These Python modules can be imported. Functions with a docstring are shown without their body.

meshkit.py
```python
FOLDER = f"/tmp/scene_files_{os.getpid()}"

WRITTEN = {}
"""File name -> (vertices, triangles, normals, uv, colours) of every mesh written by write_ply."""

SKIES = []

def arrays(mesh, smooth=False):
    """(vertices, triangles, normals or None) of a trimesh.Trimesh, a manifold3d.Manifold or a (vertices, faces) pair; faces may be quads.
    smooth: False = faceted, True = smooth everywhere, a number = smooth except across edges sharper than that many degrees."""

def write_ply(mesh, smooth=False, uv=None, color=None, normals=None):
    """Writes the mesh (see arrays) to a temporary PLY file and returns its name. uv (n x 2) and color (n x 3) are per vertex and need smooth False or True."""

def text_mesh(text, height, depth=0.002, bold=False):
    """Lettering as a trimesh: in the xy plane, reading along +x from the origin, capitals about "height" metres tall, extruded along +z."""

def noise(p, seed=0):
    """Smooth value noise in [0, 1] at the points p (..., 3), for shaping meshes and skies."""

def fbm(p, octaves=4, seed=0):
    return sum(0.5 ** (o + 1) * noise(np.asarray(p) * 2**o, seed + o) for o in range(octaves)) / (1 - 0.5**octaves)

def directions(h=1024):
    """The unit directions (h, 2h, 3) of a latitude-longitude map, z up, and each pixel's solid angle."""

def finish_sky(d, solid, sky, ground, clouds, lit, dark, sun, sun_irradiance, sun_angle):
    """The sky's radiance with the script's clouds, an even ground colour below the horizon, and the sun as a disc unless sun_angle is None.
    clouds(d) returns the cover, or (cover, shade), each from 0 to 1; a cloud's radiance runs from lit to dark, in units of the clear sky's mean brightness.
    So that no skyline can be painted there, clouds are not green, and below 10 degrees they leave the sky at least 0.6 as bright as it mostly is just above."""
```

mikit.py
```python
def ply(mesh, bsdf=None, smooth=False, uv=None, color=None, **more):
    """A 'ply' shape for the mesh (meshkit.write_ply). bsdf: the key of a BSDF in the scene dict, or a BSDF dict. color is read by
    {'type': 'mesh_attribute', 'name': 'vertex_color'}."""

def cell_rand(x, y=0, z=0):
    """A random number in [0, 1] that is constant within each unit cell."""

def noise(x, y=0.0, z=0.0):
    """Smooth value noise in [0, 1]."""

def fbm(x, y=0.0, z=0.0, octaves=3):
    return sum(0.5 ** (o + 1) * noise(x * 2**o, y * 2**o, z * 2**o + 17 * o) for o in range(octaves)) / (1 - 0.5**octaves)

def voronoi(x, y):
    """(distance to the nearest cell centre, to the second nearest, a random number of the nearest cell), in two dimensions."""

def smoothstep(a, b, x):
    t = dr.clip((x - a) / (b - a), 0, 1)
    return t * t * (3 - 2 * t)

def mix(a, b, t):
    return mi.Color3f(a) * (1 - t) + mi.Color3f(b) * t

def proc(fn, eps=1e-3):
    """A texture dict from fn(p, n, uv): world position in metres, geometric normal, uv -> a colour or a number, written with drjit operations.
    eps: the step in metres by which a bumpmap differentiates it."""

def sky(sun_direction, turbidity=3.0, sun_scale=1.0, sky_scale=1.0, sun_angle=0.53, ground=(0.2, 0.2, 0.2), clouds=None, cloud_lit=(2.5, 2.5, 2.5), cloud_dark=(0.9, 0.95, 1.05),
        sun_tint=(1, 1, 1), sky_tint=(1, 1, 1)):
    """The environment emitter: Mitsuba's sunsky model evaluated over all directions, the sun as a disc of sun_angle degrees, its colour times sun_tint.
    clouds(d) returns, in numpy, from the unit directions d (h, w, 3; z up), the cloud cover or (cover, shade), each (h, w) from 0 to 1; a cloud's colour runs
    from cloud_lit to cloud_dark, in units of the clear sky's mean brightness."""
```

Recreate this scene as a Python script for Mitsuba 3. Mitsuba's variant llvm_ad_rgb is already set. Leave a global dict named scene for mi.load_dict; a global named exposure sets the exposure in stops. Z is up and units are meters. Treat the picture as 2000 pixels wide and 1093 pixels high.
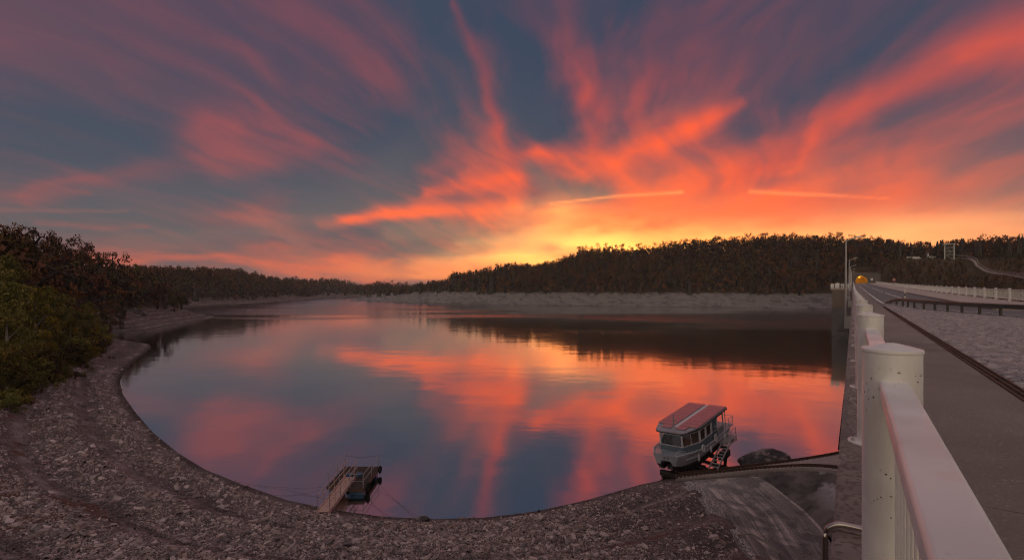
import math, random
import numpy as np
import trimesh
import mitsuba as mi
import drjit as dr
import shapely.geometry as sg
import mikit, meshkit
from mikit import proc, noise, fbm, voronoi, cell_rand, smoothstep, mix

T = mi.ScalarTransform4f
scene, labels = {}, {}
rng = np.random.default_rng(7)
random.seed(7)

# ------------------------------------------------------------------ camera, sky, exposure
EYE = 1.4
scene['camera'] = {'type': 'perspective', 'fov': 90.0, 'fov_axis': 'x', 'near_clip': 0.05, 'far_clip': 6000.0,
                   'principal_point_offset_y': -14.5/1093,
                   'to_world': T().look_at(origin=[0, 0, EYE], target=[0, 1, EYE], up=[0, 0, 1])}
SUN_AZ, SUN_EL = 12.0, 4.0
def az_el(az, el):
    a, e = math.radians(az), math.radians(el)
    return [math.sin(a)*math.cos(e), math.cos(a)*math.cos(e), math.sin(e)]
# cloud banks as soft brush lines over (azimuth right of north, elevation) in degrees:
# (points, half width, edge softness power, red 0..1, strength)
STROKES = [
    ([(-52.4, 17.6, 1), (-36.9, 21.4, 1), (-23.7, 25.9, 0.8)], 12, 2, (0.34, 0), 0.95, 0.5),
    ([(-52.4, 9.0, 1), (-39.4, 11.8, 1), (-32.6, 15.6, 0.6)], 6.0, 2, (0.08, 0), 0.95, 0.4),
    ([(-50.2, 4.8, 1), (-35.0, 6.6, 1)], 3.0, 2, (0.14, 0.04), 0.7, 0.4),
    ([(-9.6, 31.5, 1), (-8.5, 23.6, 1), (-9.6, 16.5, 1), (-13.5, 12.1, 1)], 5.0, 2, (0.0, 0.025), 0.97, 0.4),
    ([(-13.5, 12.7, 1), (-20.8, 9.1, 1), (-10.2, 8.2, 0.6)], 3.0, 2, (0.05, 0.045), 0.9, 0.4),
    ([(-30.1, 10.6, 0.8), (-19.8, 12.0, 1)], 2.2, 2, (0.04, 0.025), 0.8, 0.4),
    ([(-50.2, 5.9, 1), (-36.9, 7.6, 1), (-27.5, 9.1, 1)], 1.6, 2, (0.05, 0.025), 0.75, 0.3),
    ([(-30.1, 21.3, 1), (-19.8, 20.2, 1), (-13.0, 23.3, 0.6)], 7, 2, (0.3, 0), 0.8, 0.5),
    ([(-23.7, 15.4, 1), (-16.7, 18.1, 1)], 4, 2, (0.28, 0), 0.8, 0.5),
    ([(-31.2, 14.7, 0.8), (-28.8, 13.8, 1.1), (-29.9, 12.5, 0.9)], 2.6, 2, (0.52, 0), 0.8, 0.4),
    ([(-43.2, 7.5, 0.4), (-38.0, 9.7, 0.7), (-31.0, 11.8, 1), (-21.8, 13.6, 0.6)], 1.8, 2, (0.38, 0), 0.8, 0.5),
    ([(-47.7, 7.2, 1), (-38.7, 7.7, 0.3)], 0.9, 2, (0.38, 0), 0.6, 0.4),
    ([(-43.2, 5.2, 0.4), (-39.4, 5.4, 0.8), (-35.0, 5.6, 0.3)], 0.6, 1.5, (0.48, 0.015), 0.6, 0.3),
    ([(8.5, 27.3, 1), (26.6, 25.0, 1), (50.2, 21.7, 1)], 10, 2, (0.19, 0), 0.9, 0.5),
    ([(18.3, 25.4, 1), (31.8, 21.8, 1), (35.8, 19.7, 0.7)], 5, 2, (0.1, 0), 0.8, 0.5),
    ([(36.9, 11.8, 1), (47.7, 12.6, 1)], 7, 2, (0.36, 0.025), 0.85, 0.5),
    ([(40.7, 6.5, 1), (47.7, 6.2, 1)], 4, 2, (0.28, 0.11), 0.85, 0.4),
    ([(-6.3, 28.3, 0.4), (-2.9, 23.8, 0.7), (-0.6, 18.8, 1), (0.0, 13.5, 1.3)], 1.25, 1.6, (0.55, 0), 0.9, 0.5),
    ([(0.6, 26.6, 1), (5.1, 24.2, 1), (8.5, 20.6, 0.8)], 4, 2, (0.36, 0), 0.8, 0.5),
    ([(-8.0, 12.6, 0.6), (-1.1, 13.3, 1)], 3.2, 2, (0.46, 0.02), 0.8, 0.4),
    ([(1.1, 25.2, 0.7), (3.1, 20.3, 1.1), (1.8, 16.7, 1), (2.3, 13.0, 0.8)], 1.9, 2, (0.0, 0.01), 0.97, 0.4),
    ([(7.1, 21.2, 0.8), (6.3, 18.2, 1), (4.0, 16.7, 0.8)], 2.0, 2, (0.0, 0), 0.97, 0.4),
    ([(0.0, 26.6, 0.8), (3.4, 23.8, 1.1), (5.1, 19.3, 1.2), (2.6, 15.7, 1), (4.6, 11.1, 1), (10.8, 9.5, 0.5)], 1.5, 1.6, (0.0, 0.01), 0.9, 0.55),
    ([(8.5, 22.1, 0.8), (10.2, 18.6, 1), (9.1, 15.0, 0.7)], 2.0, 1.8, (0.56, 0.0), 0.85, 0.4),
    ([(2.3, 28.4, 0.7), (5.7, 25.1, 1), (9.1, 24.0, 0.8)], 2.2, 1.8, (0.44, 0.0), 0.8, 0.4),
    ([(2.9, 14.6, 0.7), (7.4, 12.6, 1.1), (13.5, 13.7, 0.9), (18.3, 15.9, 0.6), (23.7, 18.5, 0.25)], 2.3, 1.7, (0.94, 0.015), 0.95, 0.4),
    ([(13.5, 17.3, 0.6), (16.7, 21.5, 0.8)], 3, 2, (0.36, 0), 0.7, 0.5),
    ([(32.6, 20.8, 1), (24.7, 17.0, 1), (21.8, 14.6, 0.8), (16.2, 11.7, 0.4)], 2.6, 2, (0.1, 0), 0.92, 0.4),
    ([(10.2, 9.0, 1), (18.3, 10.3, 1.3), (26.6, 9.7, 1.2)], 3.4, 2, (0.97, 0.03), 0.95, 0.4),
    ([(21.8, 9.8, 1), (29.2, 13.5, 0.9), (35.0, 16.7, 0.9), (41.3, 18.5, 1.1), (49.0, 19.5, 1.3)], 2.0, 1.8, (0.8, 0), 0.97, 0.25),
    ([(25.2, 10.2, 0.7), (29.2, 10.9, 0.6)], 1.2, 2, (0.36, 0.01), 0.85, 0.3),
    ([(31.0, 10.5, 1), (38.0, 8.6, 1)], 2.8, 2, (0.66, 0.04), 0.75, 0.5),
    ([(2.0, 13.0, 0.6), (4.6, 10.8, 1), (10.2, 9.7, 0.6)], 1.7, 2, (0.0, 0.05), 0.97, 0.25),
    ([(-20.8, 6.5, 0.3), (-11.3, 8.3, 0.9), (0.0, 9.0, 1.1)], 1.5, 2, (0.97, 0.04), 0.95, 0.3),
    ([(-9.6, 10.6, 0.5), (0.6, 11.8, 1)], 1.3, 2, (0.85, 0.015), 0.85, 0.3),
    ([(-40.4, 2.4, 0.7), (-26.6, 2.5, 1), (-13.5, 2.3, 0.8)], 1.1, 2, (0.72, 0.015), 0.8, 0.5),
    ([(-36.9, 4.2, 0.8), (-26.6, 5.1, 0.8)], 1.0, 2, (0.2, 0.05), 0.7, 0.4),
    ([(-26.6, 6.2, 0.6), (-19.8, 6.9, 0.8)], 1.4, 2, (0.28, 0.05), 0.8, 0.4),
    ([(-13.5, 5.7, 0.6), (-8.0, 6.2, 1), (-2.3, 5.1, 0.6)], 1.8, 2, (0.12, 0.08), 0.85, 0.4),
    ([(-13.5, 4.5, 0.5), (-5.7, 3.6, 0.7), (-0.6, 3.2, 0.3)], 0.7, 2, (0.02, 0.025), 0.9, 0.2),
    ([(-5.7, 4.7, 0.4), (5.7, 6.4, 0.7), (10.2, 5.1, 0.4)], 1.2, 2, (0.22, 0.15), 0.75, 0.3),
    ([(4.3, 9.3, 0.4), (11.3, 9.8, 0.8), (18.3, 10.0, 1.0)], 0.17, 2, (0.95, 0.225), 0.9, 0.05),
    ([(24.9, 9.6, 1.0), (31.0, 8.8, 0.9), (36.5, 7.9, 0.4)], 0.18, 2, (0.95, 0.2), 0.9, 0.05),
    ([(-45.0, 6.1, 0.8), (-36.9, 6.8, 0.5)], 0.25, 2, (0.4, 0.05), 0.6, 0.05)]
GLOWS = [
    (13.2, 4.8, 10, 1.9, 0.8, 0.92),
    (8.5, 6.8, 6, 1.1, 0.45, 0.95),
    (4.6, 8.4, 4, 1.1, 0.42, 0.93),
    (0.6, 3.0, 9, 1.1, 0.5, 0.88),
    (26.6, 4.9, 17, 1.7, 0.6, 0.9),
    (21.8, 7.2, 20, 3.2, 0.05, 0.98),
    (-5.7, 1.8, 12, 1.2, 0.2, 0.85),
    (38.7, 4.0, 16, 1.7, 0.5, 0.84)]
def clouds(d):
    x, y, z = d[..., 0], d[..., 1], d[..., 2]
    az = np.degrees(np.arctan2(x, y)); el = np.degrees(np.arcsin(np.clip(z, 0, 1)))
    q = np.stack([x/(z+.12), y/(z+.12), 0*z], -1)
    n1 = meshkit.fbm(q*[1.1, .45, 1]+[3, 7, 0], 5, 1)
    n2 = meshkit.fbm(q*[2.6, 1.0, 1]+[9, 2, 5], 5, 4)
    ca, sa = math.cos(math.radians(17)), math.sin(math.radians(17))
    al, pe = q[..., 0]*sa+q[..., 1]*ca, q[..., 0]*ca-q[..., 1]*sa
    wv = meshkit.fbm(q*.9+[4, 6, 1], 4, 41)-.5
    n3 = meshkit.fbm(np.stack([pe*3.4+2.6*wv, al*.6+.8*wv, 0*z+2], -1)+1.4*(n2[..., None]-.5), 5, 31)
    n4 = meshkit.fbm(np.stack([pe*11+6*wv, al*1.6, 0*z+5], -1)+1.5*(n2[..., None]-.5), 4, 37)
    w1 = meshkit.fbm(q*1.7+[1, 5, 9], 5, 11)-.5
    w2 = meshkit.fbm(q*1.7+[8, 3, 2], 5, 17)-.5
    f1 = meshkit.fbm(np.stack([az*.16+el*.05, el*.55-az*.03, 0*z], -1), 4, 23)
    waz, wel = az+9*w1+3*(n2-.5), el+5*w2+2.2*(n2-.5)
    lowf = np.exp(-el/14)
    sunward = np.exp(-(np.minimum(np.abs(az-SUN_AZ), 360-np.abs(az-SUN_AZ))/48)**2)
    # red: how much of the cloud is lit from below; the rest is slate
    red = .05+.55*(n1-.5)*(.4+.6*sunward)+.10*sunward
    red = red+lowf*(.22*sunward+.6*(f1-.5)*(.5+.5*sunward))
    gap = np.clip(.03+.9*(n2-.55), 0, 1)*(.35+.65*sunward)*.25
    for pts, hw, power, amount, strength, wb in STROKES:
        best = np.full(az.shape, 1e9)
        A = waz*wb+az*(1-wb); E = wel*wb+el*(1-wb)
        for (a0, e0, w0), (a1, e1, w1_) in zip(pts[:-1], pts[1:]):
            c = math.cos(math.radians((e0+e1)/2))
            ux, uy = (a1-a0)*c, e1-e0
            px, py = (A-a0)*c, E-e0
            t = np.clip((px*ux+py*uy)/(ux*ux+uy*uy), 0, 1)
            r = np.hypot(px-t*ux, py-t*uy)/(hw*(w0+(w1_-w0)*t))
            best = np.minimum(best, r)
        k = np.exp(-best**power)*strength
        if amount[0] is not None: red = red*(1-k)+amount[0]*k
        if amount[1] is not None: gap = gap*(1-k)+amount[1]*k
    red = red+(.40*(n2-.5)+.55*(n3-.5)+.52*(n4-.5)+.35*(f1-.5)*lowf)*(.09+1.0*sunward)
    for a, e, sa, se, g, r in GLOWS:
        k = np.exp(-((az-a+4*w1)/sa)**2-((el-e+1.5*w2)/se)**2)
        kr = k; k = k*np.clip(.85+1.8*(f1-.5)+1.3*(n2-.5), .4, 1.2)
        gap = gap+(g-gap)*np.clip(k, 0, 1)
        red = red+(r-red)*np.clip(kr, 0, 1)*.9
    # away from the sun and overhead, unseen cloud is thinned to add foreground light
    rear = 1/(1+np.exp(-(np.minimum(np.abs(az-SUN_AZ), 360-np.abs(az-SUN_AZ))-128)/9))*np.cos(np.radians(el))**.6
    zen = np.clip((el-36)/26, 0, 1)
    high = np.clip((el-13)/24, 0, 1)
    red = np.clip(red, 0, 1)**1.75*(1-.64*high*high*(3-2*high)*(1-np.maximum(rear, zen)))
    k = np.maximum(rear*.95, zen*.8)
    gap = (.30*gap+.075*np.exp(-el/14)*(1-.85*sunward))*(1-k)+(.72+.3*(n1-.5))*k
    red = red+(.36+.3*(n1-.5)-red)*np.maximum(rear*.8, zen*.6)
    return np.clip(1-gap, 0, 1), np.clip(1-red, 0, 1)
SKY = dict(turbidity=4.0, sun_scale=0.0, sky_scale=1.0, sky_tint=(1.16, 0.95, 0.72), ground=(0.1, 0.09, 0.09),
           cloud_lit=(1.666, 0.17, 0.066), cloud_dark=(0.06, 0.097, 0.169))
exposure = 4.389
TUNNEL_RAD = [1.9800000000000002, 0.6325, 0.02]
HAZE_DENSITY = .00015
scene['haze_air'] = {'type': 'homogeneous', 'albedo': {'type': 'rgb', 'value': [.95, .95, .95]}, 'sigma_t': HAZE_DENSITY}
scene['camera']['medium'] = {'type': 'ref', 'id': 'haze_air'}
scene['haze'] = {'type': 'cube', 'to_world': T().translate([0, 0, 7.0]).scale([1750, 1750, 57.0]), 'bsdf': {'type': 'null'}, 'interior': {'type': 'ref', 'id': 'haze_air'}}
labels['haze'] = {'label': 'thin evening haze over the reservoir', 'kind': 'stuff'}
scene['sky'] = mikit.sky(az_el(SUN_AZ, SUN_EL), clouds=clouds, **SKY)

# ------------------------------------------------------------------ helpers
def add(key, mesh, bsdf, smooth=False, uv=None, color=None, **more):
    scene[key] = mikit.ply(mesh, bsdf, smooth=smooth, uv=uv, color=color, **more)
    return key
used = {}
def num(key):
    n = used.get(key, 0); used[key] = n+1
    return key if n == 0 else f'{key}_{n:03d}'
def tag(key, label, category=None, group=None, kind=None):
    d = {}
    if label: d['label'] = label
    if category: d['category'] = category
    if group: d['group'] = group
    if kind: d['kind'] = kind
    labels[key] = d
    return key
def put(key, shape, matrix):
    scene[key] = {**shape, 'to_world': T(np.asarray(matrix, float))}
def join(parts):
    v, f, n = [], [], 0
    for a, b in parts:
        a, b = np.asarray(a, float), np.asarray(b, int)
        if b.shape[1] == 4: b = np.vstack([b[:, [0, 1, 2]], b[:, [0, 2, 3]]])
        v.append(a); f.append(b+n); n += len(a)
    return np.vstack(v), np.vstack(f)
def tm(m): return np.asarray(m.vertices), np.asarray(m.faces)
BOXF = np.array([[0, 2, 3, 1], [4, 5, 7, 6], [0, 1, 5, 4], [2, 6, 7, 3], [0, 4, 6, 2], [1, 3, 7, 5]])
def box(c, size, R=None):
    v = np.array([[x, y, z] for z in (-.5, .5) for y in (-.5, .5) for x in (-.5, .5)])*np.asarray(size, float)
    if R is not None: v = v @ np.asarray(R).T
    return v+np.asarray(c, float), BOXF
def rbox(c, size, r=.01, R=None):
    sx, sy, sz = (np.asarray(size, float)/2)
    p = sg.box(-sx+r, -sy+r, sx-r, sy-r).buffer(r, quad_segs=2)
    q = np.array(p.exterior.coords)[:-1][::-1]
    inner = np.array(sg.box(-sx+r, -sy+r, sx-r, sy-r).buffer(r*.3, quad_segs=2).exterior.coords)[:-1][::-1]
    if np.sum(q[:, 0]*np.roll(q[:, 1], -1)-np.roll(q[:, 0], -1)*q[:, 1]) < 0: q, inner = q[::-1], inner[::-1]
    n = len(q); rings = [(inner, -sz), (q, -sz+r*.7), (q, sz-r*.7), (inner, sz)]
    v = np.vstack([np.c_[a, np.full(n, z)] for a, z in rings]+[[[0, 0, -sz], [0, 0, sz]]])
    f = []
    for k in range(3):
        for i in range(n):
            j = (i+1) % n
            f += [[k*n+i, k*n+j, (k+1)*n+j], [k*n+i, (k+1)*n+j, (k+1)*n+i]]
    for i in range(n):
        j = (i+1) % n
        f += [[4*n, j, i], [4*n+1, 3*n+i, 3*n+j]]
    if R is not None: v = v @ np.asarray(R).T
    return v+np.asarray(c, float), np.array(f)
def tube(p0, p1, r0, r1=None, n=8, caps=True):
    p0, p1 = np.asarray(p0, float), np.asarray(p1, float); r1 = r0 if r1 is None else r1
    d = (p1-p0)/np.linalg.norm(p1-p0)
    a = np.cross(d, [0, 0, 1] if abs(d[2]) < .9 else [1, 0, 0]); a /= np.linalg.norm(a); b = np.cross(d, a)
    t = np.arange(n)*2*np.pi/n
    ring = np.cos(t)[:, None]*a+np.sin(t)[:, None]*b
    v = np.vstack([p0+ring*r0, p1+ring*r1, [p0, p1]])
    i = np.arange(n); j = (i+1) % n
    f = [np.c_[i, j, j+n], np.c_[i, j+n, i+n]]
    if caps: f += [np.c_[j, i, i*0+2*n], np.c_[i+n, j+n, i*0+2*n+1]]
    return v, np.vstack(f)
def polytube(pts, r, n=6):
    pts = np.asarray(pts, float); rr = np.broadcast_to(r, (len(pts),))
    d = np.gradient(pts, axis=0); d /= np.linalg.norm(d, axis=1, keepdims=True)
    up = np.where(np.abs(d[:, 2:]) < .95, [0, 0, 1.], [1., 0, 0])
    a = np.cross(d, up); a /= np.linalg.norm(a, axis=1, keepdims=True); b = np.cross(d, a)
    t = np.arange(n)*2*np.pi/n
    v = pts[:, None]+rr[:, None, None]*(np.cos(t)[None, :, None]*a[:, None]+np.sin(t)[None, :, None]*b[:, None])
    i, j = np.meshgrid(np.arange(len(pts)-1), np.arange(n), indexing='ij')
    f = np.stack([i*n+j, i*n+(j+1) % n, (i+1)*n+(j+1) % n, (i+1)*n+j], -1).reshape(-1, 4)
    v = v.reshape(-1, 3); m = len(v)
    v = np.vstack([v, pts[:1], pts[-1:]])
    k = np.arange(n)
    c = np.vstack([np.c_[(k+1) % n, k, k*0+m], np.c_[m-n+k, m-n+(k+1) % n, k*0+m+1]])
    f = np.vstack([f[:, [0, 1, 2]], f[:, [0, 2, 3]], c])
    return v, f
def beam(p0, p1, w, h):
    """a bar of width w and height h from p0 to p1"""
    p0, p1 = np.asarray(p0, float), np.asarray(p1, float); L = np.linalg.norm(p1-p0)
    x = (p1-p0)/L
    y = np.cross([0, 0, 1.], x) if abs(x[2]) < .98 else np.array([0, 1., 0]); y /= np.linalg.norm(y)
    return box((p0+p1)/2, (L, w, h), np.c_[x, y, np.cross(x, y)])
def lathe(prof, n=24, c=(0, 0, 0)):
    """prof: (radius, z) from bottom to top"""
    prof = np.asarray(prof, float); t = np.arange(n)*2*np.pi/n
    v = np.stack([prof[:, 0, None]*np.cos(t), prof[:, 0, None]*np.sin(t), np.repeat(prof[:, 1, None], n, 1)], -1).reshape(-1, 3)+np.asarray(c, float)
    i, j = np.meshgrid(np.arange(len(prof)-1), np.arange(n), indexing='ij')
    return v, np.stack([i*n+j, i*n+(j+1) % n, (i+1)*n+(j+1) % n, (i+1)*n+j], -1).reshape(-1, 4)
def loft(rings, caps=True):
    """rings (m, n, 3): closed rings joined one to the next"""
    R = np.asarray(rings, float); m, n = R.shape[:2]
    i, j = np.meshgrid(np.arange(m-1), np.arange(n), indexing='ij')
    f = np.stack([i*n+j, i*n+(j+1) % n, (i+1)*n+(j+1) % n, (i+1)*n+j], -1).reshape(-1, 4)
    v = R.reshape(-1, 3); f = np.vstack([f[:, [0, 1, 2]], f[:, [0, 2, 3]]])
    if caps:
        k = np.arange(n); a = len(v)
        v = np.vstack([v, R[0].mean(0), R[-1].mean(0)])
        f = np.vstack([f, np.c_[(k+1) % n, k, k*0+a], np.c_[(m-1)*n+k, (m-1)*n+(k+1) % n, k*0+a+1]])
    mesh = trimesh.Trimesh(v, f, process=False)
    if caps and mesh.volume < 0: f = f[:, ::-1]
    return v, f
def prism(poly, z0, z1):
    m = trimesh.creation.extrude_polygon(poly, z1-z0, engine='earcut'); m.apply_translation([0, 0, z0])
    return tm(m)
def rotz(a):
    c, s = math.cos(a), math.sin(a)
    return np.array([[c, -s, 0], [s, c, 0], [0, 0, 1.]])
def mat(R=np.eye(3), t=(0, 0, 0), s=1.0):
    M = np.eye(4); M[:3, :3] = np.asarray(R)*np.asarray(s); M[:3, 3] = t
    return M

# ------------------------------------------------------------------ the dam's own axes: s along the crest, t across it (to the downstream side), z up
AZ = math.atan(.666)
D = np.array([math.sin(AZ), math.cos(AZ), 0.]); N = np.array([math.cos(AZ), -math.sin(AZ), 0.])
def zr(s): return 3.9*(np.clip(np.asarray(s, float)-40, 0, None)/340)**1.3
def st(s, t, z=0.0, rise=True):
    s, t, z = np.broadcast_arrays(np.asarray(s, float), np.asarray(t, float), np.asarray(z, float))
    return s[..., None]*D+t[..., None]*N+np.stack([s*0, s*0, z+(zr(s) if rise else 0)], -1)
def sweep(profile, ss, rise=True):
    """a profile of (t, z) points, closed, drawn along the crest"""
    return loft([st(np.full(len(profile), s), [p[0] for p in profile], [p[1] for p in profile], rise) for s in ss])
DAMR = np.c_[D, -N, [0, 0, 1.]]       # local x along the dam, y to the lake, z up
DAM_LEN = 384.0
WATER = -12.6

# ------------------------------------------------------------------ materials
def B(key, d): scene[key] = d; return key
def two(d): return {'type': 'twosided', 'bsdf': d}
def pr(color, rough=.6, spec=.3, **k):
    c = {'type': 'rgb', 'value': list(color)} if isinstance(color, (tuple, list)) else color
    return {'type': 'principled', 'base_color': c, 'roughness': rough, 'specular': spec, **k}
def bump(tex, scale, b): return {'type': 'bumpmap', 'arbitrary': tex, 'scale': scale, 'bsdf': b}
def P3(p, k): return p.x*k, p.y*k, p.z*k

def f_white(p, n, uv):
    a = fbm(p.x*3, p.y*3, p.z*6, 3)
    chip = smoothstep(.86, .9, noise(p.x*85, p.y*85, p.z*85))*smoothstep(.55, .68, noise(p.x*4.1, p.y*4.1, p.z*5+7))
    dirt = smoothstep(.5, .85, fbm(p.x*9, p.y*9, p.z*2.2, 3))
    c = mix((.88, .87, .88), (.74, .72, .725), smoothstep(.3, .7, a))
    c = mix(c, (.80, .70, .64), smoothstep(.62, .8, fbm(p.x*7, p.y*7, p.z*1.1, 4))*.35)
    c = mix(c, (.60, .58, .57), dirt*.3)
    return mix(c, (.10, .06, .05), chip)
B('white_paint', two(bump(proc(lambda p, n, uv: fbm(p.x*14, p.y*14, p.z*14, 2), 2e-3), .0016, pr(proc(f_white), .34, .45))))
B('white_far', two(pr((.84, .82, .82), .45, .4)))
def f_ledge(p, n, uv):
    a = fbm(p.x*5, p.y*5, p.z*5, 4)
    sp = smoothstep(.55, .75, noise(p.x*38, p.y*38, p.z*38))
    w = fbm(p.x*4+3, p.y*4, p.z*4, 3)-.5
    _, s2, _ = voronoi(p.x*2.6+w*1.6, p.y*2.6+w*1.3)
    f1, _, _ = voronoi(p.x*2.6+w*1.6, p.y*2.6+w*1.3)
    vein = smoothstep(.055, .0, s2-f1)*smoothstep(.55, .68, noise(p.x*.9+4, p.y*.9+1, 0))
    c = mix((.36, .30, .285), (.19, .16, .155), a)
    c = mix(c, (.11, .09, .085), sp*.6)
    return mix(c, (.62, .52, .50), vein*.85)
B('ledge_concrete', two(bump(proc(lambda p, n, uv: fbm(p.x*22, p.y*22, p.z*22, 3), 4e-3), .012, pr(proc(f_ledge), .85, .2))))
def f_walk(p, n, uv):
    a = fbm(p.x*1.3, p.y*1.3, 0, 4); g = noise(p.x*70, p.y*70, 3)
    c = mix((.32, .262, .243), (.225, .185, .172), a)
    c = mix(c, (.13, .11, .11), smoothstep(.6, .8, fbm(p.x*.5, p.y*.5, 5, 3))*.5)
    fleck = smoothstep(.975, .985, cell_rand(dr.floor(p.x*75), dr.floor(p.y*75), 2))
    return mix(mix(c, c*.8, g), (.5, .46, .44), fleck*.45)
B('walk_concrete', two(bump(proc(lambda p, n, uv: fbm(p.x*40, p.y*40, 0, 2), 3e-3), .004, pr(proc(f_walk), .82, .25))))
def f_walk2(p, n, uv): return mix((.46, .38, .36), (.37, .30, .285), fbm(p.x*.8, p.y*.8, 0, 3))
B('far_walk', two(pr(proc(f_walk2), .85, .2)))
def f_asph(p, n, uv):
    a = fbm(p.x*.35, p.y*.35, 0, 4); g = noise(p.x*45, p.y*45, 0)
    return mix(mix((.20, .185, .195), (.15, .14, .15), a), (.27, .25, .25), smoothstep(.7, .9, g)*.5)
B('asphalt', two(bump(proc(lambda p, n, uv: noise(p.x*60, p.y*60, 0), 4e-3), .004, pr(proc(f_asph), .7, .3))))
B('line_paint', two(pr((.78, .76, .74), .6, .3)))
B('dark_steel', two(pr((.05, .052, .055), .5, .4)))
B('guard_steel', two(pr(proc(lambda p, n, uv: mix((.045, .055, .048), (.075, .065, .055), fbm(p.x*4, p.y*4, p.z*4, 3))), .42, .5)))
B('galv', two(pr(proc(lambda p, n, uv: mix((.50, .49, .50), (.36, .35, .36), fbm(p.x*2, p.y*2, p.z*.6, 3))), .4, .5, metallic=.25)))
B('chrome', two(pr((.62, .58, .56), .22, .6, metallic=1.0)))
for i, c in enumerate([(.34, .315, .335), (.44, .405, .42), (.25, .24, .265), (.38, .335, .335)]):
    B(f'sett_stone_{i}', two(bump(proc(lambda p, n, uv: fbm(p.x*30, p.y*30, p.z*30, 2), 3e-3), .006,
      pr(proc(lambda p, n, uv, c=c: mi.Color3f(*c)*(.75+.5*fbm(p.x*9, p.y*9, p.z*9, 3))), .5, .4))))
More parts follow.
